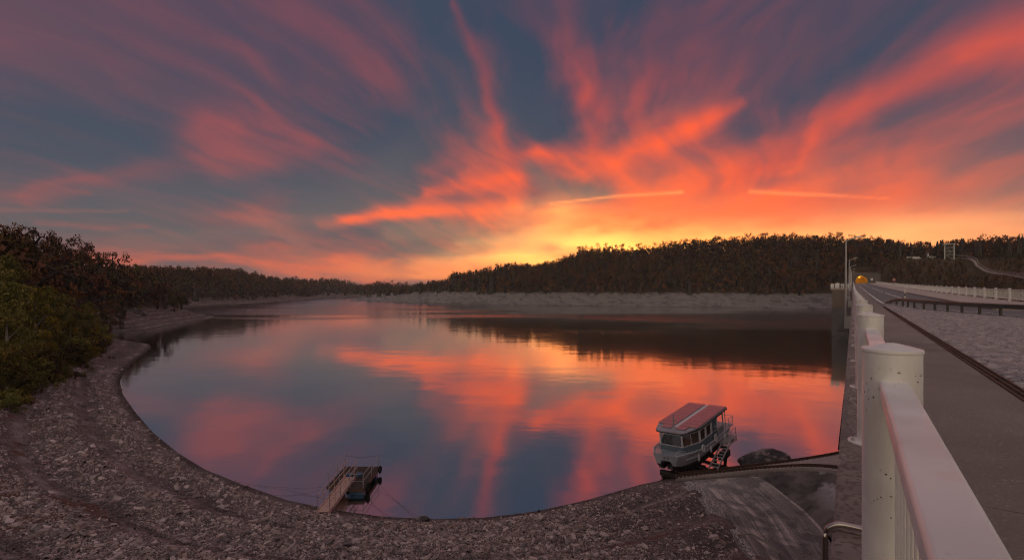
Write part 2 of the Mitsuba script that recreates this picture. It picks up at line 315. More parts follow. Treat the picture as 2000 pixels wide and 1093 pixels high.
def f_wallc(p, n, uv):
    # boarded, weathered concrete: pale runs along the fall of the slope, dark algae in between; uv.x runs along the wall, uv.y down it
    u, v = uv.x, uv.y
    run = fbm(u*26, v*1.6, 0, 4); fine = noise(u*120, v*9, 3)
    blot = fbm(p.x*.9, p.y*.9, p.z*.9, 4); grit = fbm(p.x*11, p.y*11, p.z*11, 3)
    c = mix((.26, .23, .215), (.56, .48, .44), smoothstep(.36, .64, run))
    c = mix(c, (.50, .44, .40), smoothstep(.16, .02, v+.10*(fine-.5))*.8)
    c = mix(c, (.46, .40, .37), smoothstep(.14, .05, u+.05*(blot-.5))*.8)
    c = mix(c, (.12, .11, .118), smoothstep(.46, .6, blot)*.6)
    gr2 = noise(p.x*24, p.y*24, p.z*24); stony = smoothstep(.42, .58, noise(u*5+.6*blot, v*1.7, 9))
    c = mix(c, mix((.08, .075, .08), (.62, .54, .51), smoothstep(.35, .7, .6*gr2+.4*grit)), stony*.85)
    c = c*(.70+.66*noise(p.x*17, p.y*17, p.z*17)+.40*grit)
    return mix(c, c*.75, fine*.5)
B('wall_concrete', two(bump(proc(lambda p, n, uv: fbm(p.x*5, p.y*5, p.z*5, 3)+.5*noise(uv.x*70, uv.y*3, 1), 1e-2), .05, pr(proc(f_wallc), .9, .15))))
def f_face(p, n, uv):
    a = fbm(p.x*.8, p.y*.8, p.z*.35, 4)
    c = mix((.26, .22, .205), (.14, .122, .118), smoothstep(.3, .7, a))
    c = mix(c, c*.6, smoothstep(.5, .62, fbm(p.x*3, p.y*3, p.z*.7, 4))*.7)
    st_ = smoothstep(.52, .6, fbm(p.x*.55+7, p.y*.55, p.z*.9+5, 4))*smoothstep(-11.5, -10.2, p.z)*smoothstep(-8.6, -9.8, p.z)*smoothstep(13.5, 17.5, p.x)
    return mix(c, (.66, .60, .62), st_)
B('face_concrete', two(bump(proc(lambda p, n, uv: fbm(p.x*3, p.y*3, p.z*3, 4), 1e-2), .06, pr(proc(f_face), .9, .15))))
B('deck_concrete', two(bump(proc(lambda p, n, uv: fbm(p.x*8, p.y*8, p.z*8, 3), 6e-3), .02, pr(proc(lambda p, n, uv: mix((.52, .44, .41), (.38, .32, .30), fbm(p.x*1.5, p.y*1.5, p.z*1.5, 4))), .9, .15))))
B('dam_concrete', two(bump(proc(lambda p, n, uv: fbm(p.x*2, p.y*2, p.z*2, 3), 1e-2), .03, pr(proc(lambda p, n, uv: mix((.22, .185, .17), (.13, .115, .11), fbm(p.x*.4, p.y*.4, p.z*.15, 4))), .9, .15))))
B('tower_brown', two(pr(proc(lambda p, n, uv: mix((.26, .20, .17), (.18, .145, .125), fbm(p.x*.5, p.y*.5, p.z*.3, 4))), .9, .15)))
B('tower_grey', two(pr(proc(lambda p, n, uv: mix((.20, .185, .19), (.12, .115, .12), fbm(p.x*.5, p.y*.5, p.z*.3, 4))), .9, .15)))
B('rust_steel', two(pr(proc(lambda p, n, uv: mix((.14, .075, .05), (.06, .045, .04), fbm(p.x*5, p.y*5, p.z*5, 3))), .6, .4)))

def ripple(p, n, uv):
    x, y = p.x, p.y
    wind = smoothstep(.47, .58, fbm(x*.005+y*.002, y*.020, 4, 3))
    far = smoothstep(110, 230, y)
    a = fbm(x*.9+.3*y, y*1.5, 0, 3)-.5
    b = fbm(x*.16, y*.3, 5, 2)-.5
    c = noise(x*3.2, y*4.6, 2)-.5
    return (a*(.03+.55*wind*far+.10*far+.9*smoothstep(300, 420, y)*smoothstep(40, -40, x))+c*(.006+.10*wind*far))*.11+b*.016
def f_water(p, n, uv): return mi.Color3f(.80, .77, .79)+0*p.x
B('lake_water', two(bump(proc(ripple, .05), 1.0, {'type': 'principled', 'base_color': {'type': 'rgb', 'value': [.68, .68, .68]}, 'metallic': 1.0, 'roughness': .06, 'specular': .5})))

def f_ground(p, n, uv):
    x, y, z = p.x, p.y, p.z
    h = z-WATER
    far = smoothstep(255, 300, y)*smoothstep(-190, -160, x)
    band = .5+.5*dr.sin(h*(5.2+2*noise(x*.02, y*.02, 7))+6.0*fbm(x*.05, y*.05, 0, 3))
    blot = fbm(x*.35, y*.35, 3, 4); fine = fbm(x*3.1, y*3.1, z*3, 3); g = noise(x*17, y*17, z*17)
    near = mix((.11, .08, .074), (.25, .19, .178), smoothstep(.3, .75, fine*.6+g*.4))
    near = mix(near, (.105, .082, .080), smoothstep(.35, .9, band)*.65*smoothstep(.3, .5, blot))
    near = mix(near, (.34, .28, .27), smoothstep(.4, .0, band)*smoothstep(.42, .6, blot)*.6)
    near = mix(near, (.13, .058, .04), smoothstep(.60, .68, fbm(x*.22+9, y*.22, h*1.3, 4))*smoothstep(1.2, 2.2, h)*.8)
    rock = mix((.18, .16, .162), (.32, .285, .29), fbm(x*.16, y*.16, z*.9, 4))
    rock = mix(rock, (.13, .12, .125), smoothstep(.52, .66, fbm(x*.35+y*.1, y*.2, z*.5, 4))*.8)
    rock = rock*(.72+.5*fbm(x*.5, y*.5, z*1.6, 4))
    c = mix(near, rock, far)
    wet = smoothstep(.28, .05, h)
    c = mix(c, c*.5, wet)
    line = mix(5.4, 9.2, far).x+2.2*(blot-.5)
    soil = mix((.055, .04, .026), (.095, .062, .036), fbm(x*.4, y*.4, 8, 3))
    c = mix(c, soil, smoothstep(line, line+1.2, h))
    return c
B('ground_soil', two(bump(proc(lambda p, n, uv: fbm(p.x*2.4, p.y*2.4, p.z*2.4, 4), 2e-2), .12, pr(proc(f_ground), .9, .12))))
SLATES = [(.29, .228, .217), (.42, .335, .32), (.19, .157, .157), (.33, .24, .215), (.55, .445, .425)]
for i, c in enumerate(SLATES):
    B(f'slate_{i}', two(pr(proc(lambda p, n, uv, c=c: mi.Color3f(*c)*(.7+.6*fbm(p.x*7, p.y*7, p.z*7, 3))), .55, .35)))
B('slate_mixed', two({'type': 'principled', 'base_color': {'type': 'mesh_attribute', 'name': 'vertex_color'}, 'roughness': .55, 'specular': .35}))
B('rock_dark', two(bump(proc(lambda p, n, uv: fbm(p.x*2, p.y*2, p.z*2, 5), 2e-2), .25, pr(proc(lambda p, n, uv: mix((.085, .08, .085), (.34, .28, .27), smoothstep(.42, .62, fbm(p.x*1.6, p.y*1.6, p.z*2.4, 4)))), .7, .3))))
B('forest_leaf', two({'type': 'diffuse', 'reflectance': {'type': 'mesh_attribute', 'name': 'vertex_color'}}))
def leaf(a, b, k):
    return proc(lambda p, n, uv: mix(a, b, smoothstep(.3, .7, fbm(p.x*k, p.y*k, p.z*k, 3)))*(.55+.9*cell_rand(dr.floor(p.x*3.2), dr.floor(p.y*3.2), dr.floor(p.z*3.2))))
B('leaf_green', two({'type': 'diffuse', 'reflectance': leaf((.14, .145, .04), (.29, .235, .062), .8)}))
B('leaf_yellow', two({'type': 'diffuse', 'reflectance': leaf((.30, .21, .03), (.17, .15, .027), .5)}))
B('leaf_rust', two({'type': 'diffuse', 'reflectance': leaf((.19, .085, .034), (.12, .075, .03), .5)}))
B('leaf_dark', two({'type': 'diffuse', 'reflectance': leaf((.06, .052, .022), (.11, .07, .028), .5)}))
B('bark', two(pr((.11, .085, .07), .9, .1)))
B('pale_bark', two(pr((.34, .30, .27), .9, .1)))
B('boat_white', two(pr(proc(lambda p, n, uv: mix((.44, .45, .49), (.32, .33, .37), fbm(p.x*1.5, p.y*1.5, p.z*1.5, 3))), .3, .5)))
B('boat_deck', two(pr((.30, .36, .41), .5, .4)))
B('boat_blue', two(pr((.16, .21, .26), .45, .4)))
B('boat_bottom', two(pr(proc(lambda p, n, uv: mix((.05, .035, .035), (.028, .024, .026), fbm(p.x*2, p.y*2, p.z*2, 3))), .55, .3)))
B('boat_trim', two(pr((.03, .03, .035), .4, .4)))
B('solar', two(bump(proc(lambda p, n, uv: noise(p.x*2, p.y*2, p.z*2), 1e-2), .004, pr((.72, .50, .46), .30, .5, metallic=1.0))))  # reddish metal tint stands in for the red sky reflected in the panels
B('pane_glass', {'type': 'thindielectric'})
B('wood_seat', two(pr((.16, .09, .05), .5, .3)))
B('orange_alu', two(pr(proc(lambda p, n, uv: mix((.74, .50, .42), (.56, .36, .30), fbm(p.x*3, p.y*3, p.z*3, 3))), .45, .4)))
B('pontoon_deck', two(pr(proc(lambda p, n, uv: mix((.10, .075, .06), (.06, .045, .04), fbm(p.x*3, p.y*8, p.z, 3))), .8, .2)))
B('float_blue', two(pr((.05, .13, .24), .35, .5)))
B('rope', two(pr((.10, .09, .09), .8, .1)))
B('red_paint', two(pr((.55, .03, .03), .5, .4)))
B('portal_stone', two(bump(proc(lambda p, n, uv: fbm(p.x*1.2, p.y*1.2, p.z*1.2, 3), 2e-2), .1, pr(proc(lambda p, n, uv: mix((.2, .17, .165), (.11, .10, .10), fbm(p.x*.6, p.y*.6, p.z*.6, 4))), .9, .1))))
B('tunnel_wall', two(pr((.42, .40, .36), .8, .2)))
B('van_white', two(pr((.72, .72, .75), .3, .5)))
B('dark_glass', two(pr((.02, .02, .025), .12, .6)))
B('tyre', two(pr((.025, .025, .025), .8, .2)))

# ------------------------------------------------------------------ the lake's outline and the lie of the land
LAKE = [(26.3, 41.5), (18.0, 39.4), (12.3, 37.9), (9.1, 36.4), (5.0, 33.8), (1.6, 32.1), (-1.6, 31.2), (-4.6, 31.0), (-7.8, 31.3), (-11.3, 32.3),
        (-14.9, 33.8), (-19.3, 36.5), (-23.7, 39.5), (-28.1, 43.2), (-34.5, 49.3), (-42.2, 57.4), (-50.9, 67.0), (-58.3, 76.1), (-65.6, 87.0), (-73.5, 100.7),
        (-82.9, 117.6), (-88.9, 126.1), (-99, 133), (-114, 136), (-128, 145), (-133, 158), (-119.2, 166.7), (-126.8, 189), (-135, 231), (-141, 245),
        (-160, 262), (-196, 311), (-225, 345), (-258, 352), (-262, 380), (-243, 389), (-226, 452), (-236, 622), (-252, 700), (-226, 752),
        (-190, 700), (-168, 520), (-154, 540), (-122, 509), (-44, 437), (0, 400), (76, 378), (144, 359), (204, 325), (212, 318.6)]
LAKE_POLY = sg.Polygon(LAKE)
LP = np.array(LAKE)
def lake_d(x, y):
    """metres from the waterline, positive on land"""
    p = np.stack([x.ravel(), y.ravel()], -1)
    best = np.full(len(p), 1e9); inside = np.zeros(len(p), bool)
    for a, b in zip(LP, np.roll(LP, -1, 0)):
        e = b-a; w = p-a
        t = np.clip((w @ e)/(e @ e), 0, 1)
        best = np.minimum(best, np.hypot(*(w-t[:, None]*e).T))
        cr = (a[1] > p[:, 1]) != (b[1] > p[:, 1])
        with np.errstate(divide='ignore', invalid='ignore'):
            inside ^= cr & (p[:, 0] < (b[0]-a[0])*(p[:, 1]-a[1])/(b[1]-a[1])+a[0])
    return np.where(inside, -best, best).reshape(x.shape)
CAPS = np.array([(-50, 50, -4.6), (-60, 70, -3), (-110, 110, 3), (-122, 132, 15), (-128, 160, 13), (-146, 176, 16), (-165, 205, 12), (-190, 235, -4), (-140, 110, 12), (-118, 140, 8), (-110, 118, 7), (-250, 200, 14),
                 (-100, 60, 4), (-200, 100, 18), (-60, 20, -3), (-40, -20, -2), (0, -40, -1), (-213, 300, -6), (-260, 300, -4), (-364, 520, 5), (-300, 520, 6), (-255, 520, 3), (-235, 560, -5),
                 (-400, 700, 4), (-240, 640, -9), (-330, 900, 3), (-240, 900, -10), (-215, 800, -9), (-190, 860, -12), (-400, 900, 2), (-100, 900, -4), (176, 440, 29), (91, 455, 23), (0, 475, 7.5), (-49, 490, 1), (-110, 555, -6),
                 (-155, 560, -9.5), (240, 400, 29), (215, 430, 30), (176, 520, 14), (91, 560, 6), (0, 600, -2), (260, 500, 16), (300, 700, 5), (0, 900, -5)], float)
def S_(a, b, x):
    t = np.clip((x-a)/(b-a), 0, 1); return t*t*(3-2*t)
def smin(a, b, k):
    h = np.clip(.5+.5*(b-a)/k, 0, 1); return b*(1-h)+a*h-k*h*(1-h)
# foot of the concrete apron beside the slip, where the shingle ends
WING = np.array([(12.0, 36.3), (11.3, 31.0), (10.6, 26.0), (9.6, 19.2), (8.2, 10.5), (7.5, 2.0)])
def wing_side(x, y):
    """metres east of the wing line"""
    return x-np.interp(y, WING[::-1, 1], WING[::-1, 0])
def ground(x, y, rough=True):
    x, y = np.broadcast_arrays(np.asarray(x, float), np.asarray(y, float))
    d = lake_d(x, y)
    s = x*D[0]+y*D[1]; t = x*N[0]+y*N[1]
    p = np.stack([x, y, x*0], -1)
    n1 = meshkit.fbm(p*.03, 3, 3)-.5; n2 = meshkit.fbm(p*.25, 3, 5)-.5
    far = S_(250, 300, y)*S_(-195, -165, x)
    dd = np.maximum(d, 0)
    shelf = .25*dd+.20*np.sin(.25*dd*5.2+2.5*n1)*S_(1, 4, dd)*(1-far)
    dsw = 28-15*S_(75, 108, y)*S_(-50, -80, x)
    near = np.where(dd < dsw, shelf, .25*dsw+.62*(dd-dsw))
    steep = np.where(dd < 15, .62*dd, 9.3+.42*(dd-15))
    cap = np.zeros_like(x); wsum = np.zeros_like(x)
    for cx, cy, cz in CAPS:
        w = 1/((x-cx)**2+(y-cy)**2+30)**1.6
        cap += w*cz; wsum += w
    cap = cap/wsum+8*n1*S_(20, 60, d)
    land = smin(WATER+near*(1-far)+steep*far, cap, 4.0)
    if rough: land = land+(n2*.30+(meshkit.fbm(p*1.1, 3, 8)-.5)*.16)*S_(.5, 4, dd)+far*2.4*(meshkit.fbm(p*[.12, .12, 1], 4, 9)-.5)*S_(1, 5, dd)
    z = np.where(d > 0, land, WATER-np.minimum(.3*-d, 6))
    # downstream side and both ends of the dam
    up = 4+.17*np.clip(s-388, 0, 110)+.02*np.clip(s-498, 0, 60)-.03*np.clip(s-560, 0, 400)-.16*np.clip(t-95, 0, 90)+4.5*S_(386, 394, s)*np.exp(-((t-4)/26)**2)
    val = np.maximum(-40, np.maximum(4-.62*np.clip(386-s, 0, None), -.4-.8*np.clip(s-54, 0, None)))
    R = np.where(s > 386, up+3*n1, val)
    R = np.where((s < 388) & (t < 13.5), np.minimum(R, -2.5), R)
    R = np.where((s >= 385) & (s < 425) & (t > -1.5) & (t < 10.5), 2.2, R)
    R = np.where((s < 60), np.where((t > -.4) & (s > -40), -1.2, R), R)
    k = np.where(s > 200, S_(-14, 0, t), (t > .7)*1.0)
    z = z*(1-k)+R*k
    # under the slip's apron the shingle gives way
    ws = wing_side(x, y)
    cut = S_(.0, .9, ws)*(t < 0)*(y < 44)*(s < 70)
    return z-4.5*cut
def mesh_polar():
    az = np.unique(np.concatenate([np.arange(-52, 52.01, .28), np.arange(-180, -52, 4), np.arange(52, 180, 4)]))
    r = [2.0]
    while r[-1] < 1500:
        q = r[-1]; r.append(q+(max(.16, q*.0105) if q < 70 else q*.016 if q < 300 else 2.2 if q < 470 else q*.03))
    r = np.array(r)
    A, R_ = np.meshgrid(np.radians(az), r, indexing='ij')
    X, Y = R_*np.sin(A), R_*np.cos(A)
    Z = ground(X, Y)
    v = np.stack([X, Y, Z], -1).reshape(-1, 3)
    n = len(r)
    i, j = np.meshgrid(np.arange(len(az)-1), np.arange(n-1), indexing='ij')
    f = np.stack([i*n+j, (i+1)*n+j, (i+1)*n+j+1, i*n+j+1], -1).reshape(-1, 4)
    f = np.vstack([f[:, [0, 2, 1]], f[:, [0, 3, 2]]])
    return v, f
TER = mesh_polar()
add('terrain', TER, 'ground_soil', smooth=True)
tag('terrain', 'shingle lake banks rising to wooded hills around the reservoir', kind='structure')
shore = LAKE_POLY.buffer(14).difference(sg.Polygon([st(s, t)[:2] for s, t in ((-80, -.2), (500, -.2), (500, 300), (-80, 300))]))
wv, wf = trimesh.creation.triangulate_polygon(shore, engine='earcut')
wf = np.where((np.cross(wv[wf[:, 1]]-wv[wf[:, 0]], wv[wf[:, 2]]-wv[wf[:, 0]]) < 0)[:, None], wf[:, ::-1], wf)
add('lake', (np.c_[wv, np.full(len(wv), WATER)], wf), 'lake_water', uv=wv)
tag('lake', 'calm reservoir water mirroring the sunset', kind='structure')

# ------------------------------------------------------------------ stones of the bank
def slab_stone(seed):
    r = np.random.default_rng(seed); n = 5
    a = np.sort(r.uniform(0, 2*np.pi, n)*.25+np.arange(n)*2*np.pi/n)
    rad = r.uniform(.6, 1, n); ring = np.c_[np.cos(a)*rad, np.sin(a)*rad*r.uniform(.45, .75)]
    h = r.uniform(.10, .22)
    v = np.vstack([np.c_[ring, np.full(n, -h)], np.c_[ring*.86+r.normal(0, .04, (n, 2)), h+r.normal(0, .05, n)]])
    i = np.arange(n); j = (i+1) % n
    f = [np.c_[i, j, j+n], np.c_[i, j+n, i+n]]+[np.array([[n, n+k, n+k+1] for k in range(1, n-1)])]
    return v, np.vstack(f)
STONES = [slab_stone(100+k) for k in range(8)]
def bank_normal(x, y):
    e = .4
    gx = (ground(x+e, y, False)-ground(x-e, y, False))/(2*e); gy = (ground(x, y+e, False)-ground(x, y-e, False))/(2*e)
    n = np.stack([-gx, -gy, np.ones_like(gx)], -1)
    return n/np.linalg.norm(n, axis=-1, keepdims=True)
def scatter_stones():
    n = 340000
    r = np.exp(rng.uniform(math.log(14.5), math.log(112), n))
    a = np.radians(rng.uniform(-47, 24, n))
    x, y = r*np.sin(a), r*np.cos(a)
    d = lake_d(x, y); z = ground(x, y); ws = wing_side(x, y); t = x*N[0]+y*N[1]
    p = np.stack([x, y, x*0], -1)
    patch = meshkit.fbm(p*.16+5, 3, 31)-.85*np.sin((z-WATER)*5.2+3*meshkit.fbm(p*.05, 2, 4))
    size = np.clip(.034*(1-rng.random(n))**-.42, .03, .24)*(1+r/60)*rng.uniform(.7, 1.1, n)
    keep = (d > .1) & (z-WATER < 6.4) & (ws < -.4) & (t < -1) & (y < 125) & (rng.random(n) < np.clip(.50+.75*(patch-.5), .12, .95))
    keep &= ~((x > 0) & (rng.random(n) < np.clip((x-1)/9, 0, .75)))       # finer ground towards the slip
    # old waterlines: strips of stone stained dark by dried algae, paler washed strips between them
    h = z-WATER; strip = .5+.5*np.sin(h*5.6+3.2*meshkit.fbm(p*.05, 3, 4))
    stain = 1.25-.72*S_(.45, .85, strip)*S_(.32, .5, meshkit.fbm(p*.11+3, 3, 12))
    return x[keep], y[keep], z[keep], size[keep], r[keep], stain[keep]
sx, sy, sz_, ssize, sr, sstain = scatter_stones()
sn = bank_normal(sx, sy)
order = np.argsort(-(ssize/sr))
def stone_matrices(idx):
    out = []
    for k in idx:
        z = sn[k]+rng.normal(0, .30, 3); z /= np.linalg.norm(z)
        a = rng.uniform(0, 6.283); x = np.cross([math.sin(a), math.cos(a), 0], z); x /= np.linalg.norm(x)
        R = np.c_[x, np.cross(z, x), z]
        out.append(mat(R, (sx[k], sy[k], sz_[k]+ssize[k]*.10), ssize[k]))
    return out
first = [k for k in order[:1500] if sx[k] > -sr[k]*.71 and abs(sx[k]/sy[k]) < 1 and (EYE-sz_[k])/sy[k] < .53][:300]
fs = set(first)
stone_ply = [[mikit.ply(STONES[k], f'slate_{c}') for c in range(5)] for k in range(8)]
for k, M in zip(first, stone_matrices(first)):
    put(num('terrain__stone'), stone_ply[k % 8][(k*7) % 5], M)
rest = [k for k in range(len(sx)) if k not in fs]
Ms = np.array(stone_matrices(rest)); kind_ = rng.integers(0, 8, len(rest)); col_ = rng.integers(0, 5, len(rest))
vs, fcs, cs, at = [], [], [], 0
for k in range(8):
    m = Ms[kind_ == k]; v, f = STONES[k]
    V = np.einsum('kij,nj->kni', m[:, :3, :3], v)+m[:, None, :3, 3]
    vs.append(V.reshape(-1, 3)); fcs.append((f[None]+(np.arange(len(m))*len(v))[:, None, None]).reshape(-1, 3)+at); at += V.shape[0]*V.shape[1]
    c = np.array(SLATES)[col_[kind_ == k]]*rng.uniform(.65, 1.2, (len(m), 1))*sstain[rest][kind_ == k][:, None]; cs.append(np.repeat(c, len(v), 0))
add('terrain__shingle', (np.vstack(vs), np.vstack(fcs)), 'slate_mixed', color=np.vstack(cs))
tag('terrain__shingle', 'flat slate shingle covering the drawn-down lake bank', kind='stuff')

# ------------------------------------------------------------------ the dam and what lies on its crest
ss = np.r_[-60, np.linspace(40, DAM_LEN, 40)]
add('dam', sweep([(-.082, -30), (30, -45), (11.9, -2.0), (11.9, -.06), (-.082, -.06)], ss), 'dam_concrete')
tag('dam', 'long concrete dam wall with coping along the lake', 'dam')
js = [-60, -8, -2.4, 3.5]+[3.5+6.1*k for k in range(1, 63)]
for a, b in zip(js[:-1], js[1:]):
    if a > DAM_LEN: break
    b = min(b, DAM_LEN); n = 2 if b-a < 8 else 6
    prof = [(-.100, -.42), (.335, -.42), (.335, -.012), (.323, 0), (-.082, 0), (-.100, -.018)]
    add(num('dam__coping_slab'), sweep([(t, z) for t, z in prof], np.linspace(a+.012, b-.012, n)), 'ledge_concrete')
js = [-12.0]+[-3.8+8.2*k for k in range(0, 48)]
for a, b in zip(js[:-1], js[1:]):
    if a > DAM_LEN: break
    b = min(b, DAM_LEN)
    prof = [(.350, -.25), (1.745, -.25), (1.745, -.008), (1.737, 0), (.358, 0), (.350, -.008)]
    add(num('pavement__slab'), sweep(prof, np.linspace(a+.007, b-.007, 3)), 'walk_concrete')
tag('pavement', 'brown concrete walkway slabs beside the white railing', kind='structure')
# drain between walkway and setts
add('drain', sweep([(1.752, -.3), (1.945, -.3), (1.945, -.035), (1.752, -.035)], np.r_[-12, 46]), 'dark_steel')
tag('drain', 'dark slotted drainage channel between walkway and cobbles', 'drain')
for t0 in (1.754, 1.836, 1.918):
    add(num('drain__edge_bar'), sweep([(t0, -.034), (t0+.026, -.034), (t0+.026, .004), (t0, .004)], np.r_[-12, 46]), 'rust_steel')
sl = [box(st(s, t, -.012), (.016, .054, .016), DAMR) for s in np.arange(3, 30, .05) for t in (1.808, 1.890)]
add('drain__grating_bars', join(sl), 'rust_steel'); tag('drain__grating_bars', None, kind='stuff')

# road, plaza, line markings
road_s = np.r_[46, np.linspace(58, DAM_LEN+26, 40)]
add('road', sweep([(1.75, -.3), (7.4, -.3), (7.4, -.020), (1.75, -.020)], road_s), 'asphalt')
tag('road', 'two lane asphalt road along the dam crest', kind='structure')
plz = np.array([st(s, t)[:2] for s, t in ((-40, 1.95), (46, 1.95), (57.9, 1.95), (57.9, 11.8), (40, 60), (-40, 60))])
add('road__plaza', prism(sg.Polygon(plz), -.9, -.032), 'asphalt')
def strip(path, w, z, lift=.0):
    """a flat ribbon along points (s, t)"""
    p = np.asarray(path, float); d = np.gradient(p, axis=0); d /= np.linalg.norm(d, axis=1, keepdims=True)
    nrm = np.c_[-d[:, 1], d[:, 0]]
    L, R = p+nrm*w/2, p-nrm*w/2
    a, b = st(L[:, 0], L[:, 1], z), st(R[:, 0], R[:, 1], z)
    n = len(p); v = np.vstack([a, b]); i = np.arange(n-1)
    f = np.c_[i, i+n, i+n+1, i+1]
    f = np.vstack([f[:, [0, 1, 2]], f[:, [0, 2, 3]]])
    if np.cross(v[f[0, 1]]-v[f[0, 0]], v[f[0, 2]]-v[f[0, 0]])[2] < 0: f = f[:, ::-1]
    return v, f
edge = [(s, 2.12) for s in np.linspace(376, 57, 50)]+[(54.5, 2.16), (52.5, 2.35), (50.5, 2.7), (48, 3.2), (44, 4.3), (40, 5.5), (36, 6.8), (30, 9)]
add('road__edge_line', strip(edge, .16, -.014), 'line_paint')
for a, b in ((376, 240), (234, 118), (112, 69)):
    add(num('road__centre_line'), strip([(s, 4.62) for s in np.linspace(a, b, 12)], .16, -.014), 'line_paint')
add('road__stop_mark', strip([(66, 2.7), (66, 3.7)], .30, -.014), 'line_paint')
for s_ in (100, 160, 225, 290):
    add(num('road__joint'), sweep([(1.8, -.03), (7.38, -.03), (7.38, -.015), (1.8, -.015)], np.r_[s_, s_+.35]), 'walk_concrete')
# far pavement with its kerb
fs_ = np.r_[44, 50, np.linspace(58, DAM_LEN, 36)]
add('far_pavement', sweep([(7.56, -.2), (11.85, -.2), (11.85, .10), (7.56, .10)], fs_), 'far_walk')
tag('far_pavement', 'reddish pavement along the downstream railing', kind='structure')
kb = np.r_[44, np.arange(50, DAM_LEN, 5.0)]
for a, b in zip(kb[:-1], kb[1:]):
    add(num('far_pavement__kerb_stone'), sweep([(7.40, -.2), (7.556, -.2), (7.556, .104), (7.42, .104), (7.40, .085)], np.r_[a+.006, b-.006]), 'walk_concrete')

# guardrail beside the setts
GUARD = np.array([(54.2, 2.28), (52.0, 2.50), (50.0, 2.78), (48.0, 3.05), (46.2, 3.22), (44.6, 3.45), (42.8, 3.80), (41.2, 4.20), (39.6, 4.62), (38.0, 5.05), (36.4, 5.55), (34.9, 6.10), (33.4, 6.75), (31.9, 7.5), (30.4, 8.3), (28.9, 9.2)])
beam_h = np.r_[-.02, .18, .36, np.full(len(GUARD)-3, .46)]
prof = np.array([(.0, -.15), (.05, -.13), (.06, -.08), (.015, -.03), (.015, .03), (.06, .08), (.05, .13), (.0, .15), (-.012, .15), (-.012, -.15)])
rings = []
for k, (s, t) in enumerate(GUARD):
    d = GUARD[min(k+1, len(GUARD)-1)]-GUARD[max(k-1, 0)]; d = d/np.linalg.norm(d); q = np.array([-d[1], d[0]])
    rings.append([st(s+q[0]*a, t+q[1]*a, beam_h[k]+b*(.35 if k == 0 else .8)) for a, b in prof])
add('guardrail__beam', loft(rings), 'guard_steel')
for k in range(1, len(GUARD)):
    s, t = GUARD[k]; d = GUARD[min(k+1, len(GUARD)-1)]-GUARD[k-1]; d = d/np.linalg.norm(d); q = np.array([-d[1], d[0]])
    add(num('guardrail__post'), join([beam(st(s-q[0]*.06, t-q[1]*.06, -.1), st(s-q[0]*.06, t-q[1]*.06, beam_h[k]+.05), .075, .11)]), 'guard_steel')
tag('guardrail', 'dark steel crash barrier between the cobbles and the road', 'guardrail')
add('guardrail__kerb_strip', strip([(s, t-.28) for s, t in GUARD[3:]], .16, -.022), 'line_paint')

# setts
g2 = GUARD[::-1]
def guard_t(s): return np.interp(s, g2[:, 0], g2[:, 1])
PITCH = .165
setts = []
row = 0
for s0 in np.arange(4.0, 49.5, PITCH):
    row += 1
    tmax = min(guard_t(s0)-.38 if s0 > 29 else 9.0, .2*s0+3.0)
    if s0 > 47.2: tmax = min(tmax, 2.6)
    t0 = 1.96+PITCH/2
    for t in np.arange(t0, tmax, PITCH):
        jit = .02*np.sin(t*2.1+row*.37)
        setts.append((s0+(.5*PITCH if False else 0)+.045*math.sin(t*3.3)+rng.normal(0, .009), t+(PITCH/2 if row % 2 else 0)+jit+rng.normal(0, .008), rng.normal(0, .0045), rng.normal(0, .07), rng.uniform(.88, 1.04), rng.uniform(.86, 1.0), rng.integers(0, 4)))
setts = np.array(setts)
setts = setts[setts[:, 1]+.09 < np.where(setts[:, 0] > 29, guard_t(setts[:, 0])-.3, 99)]
def sett_mesh(seed):
    r = np.random.default_rng(seed); h = PITCH/2*.93
    b = np.array([(-h, -h), (h, -h), (h, h), (-h, h)]); m = b*.97+r.normal(0, .004, (4, 2)); tp = b*.80+r.normal(0, .006, (4, 2))
    v = np.vstack([np.c_[b, np.full(4, -.09)], np.c_[m, np.full(4, -.016)], np.c_[tp, r.normal(0, .003, 4)], [[r.normal(0, .01), r.normal(0, .01), .005]]])
    i = np.arange(4); j = (i+1) % 4
    return v, np.vstack([np.c_[i, j, j+4], np.c_[i, j+4, i+4], np.c_[i+4, j+4, j+8], np.c_[i+4, j+8, i+8], np.c_[i+8, j+8, i*0+12]])
SETT = [sett_mesh(k) for k in range(5)]
sett_ply = [[mikit.ply(SETT[k], f'sett_stone_{c}') for c in range(4)] for k in range(5)]
pos = st(setts[:, 0], setts[:, 1], setts[:, 2])
view = (pos[:, 1] > .5) & (pos[:, 0] < pos[:, 1]*1.0)
dist = np.where(view, np.linalg.norm(pos-[0, 0, EYE], axis=1), 1e9)
o = np.argsort(dist)[:300]; oset = set(o.tolist())
def sett_M(k):
    s, t, z, a, fx, fy, _ = setts[k]
    return mat(DAMR @ rotz(a) @ np.diag([fx, fy, 1]), pos[k])
for k in o: put(num('cobbles__sett'), sett_ply[k % 5][int(setts[k, 6])], sett_M(k))
for c in range(4):
    idx = [k for k in range(len(setts)) if k not in oset and int(setts[k, 6]) == c]
    parts = []
    for k in idx:
        M = sett_M(k); v, f = SETT[k % 5]; parts.append((v @ M[:3, :3].T+M[:3, 3], f))
    if parts:
        key = num('cobbles__farther_setts'); add(key, join(parts), f'sett_stone_{c}'); tag(key, None, kind='stuff')
tag('cobbles', 'grey stone setts between the drain and the crash barrier', kind='structure')

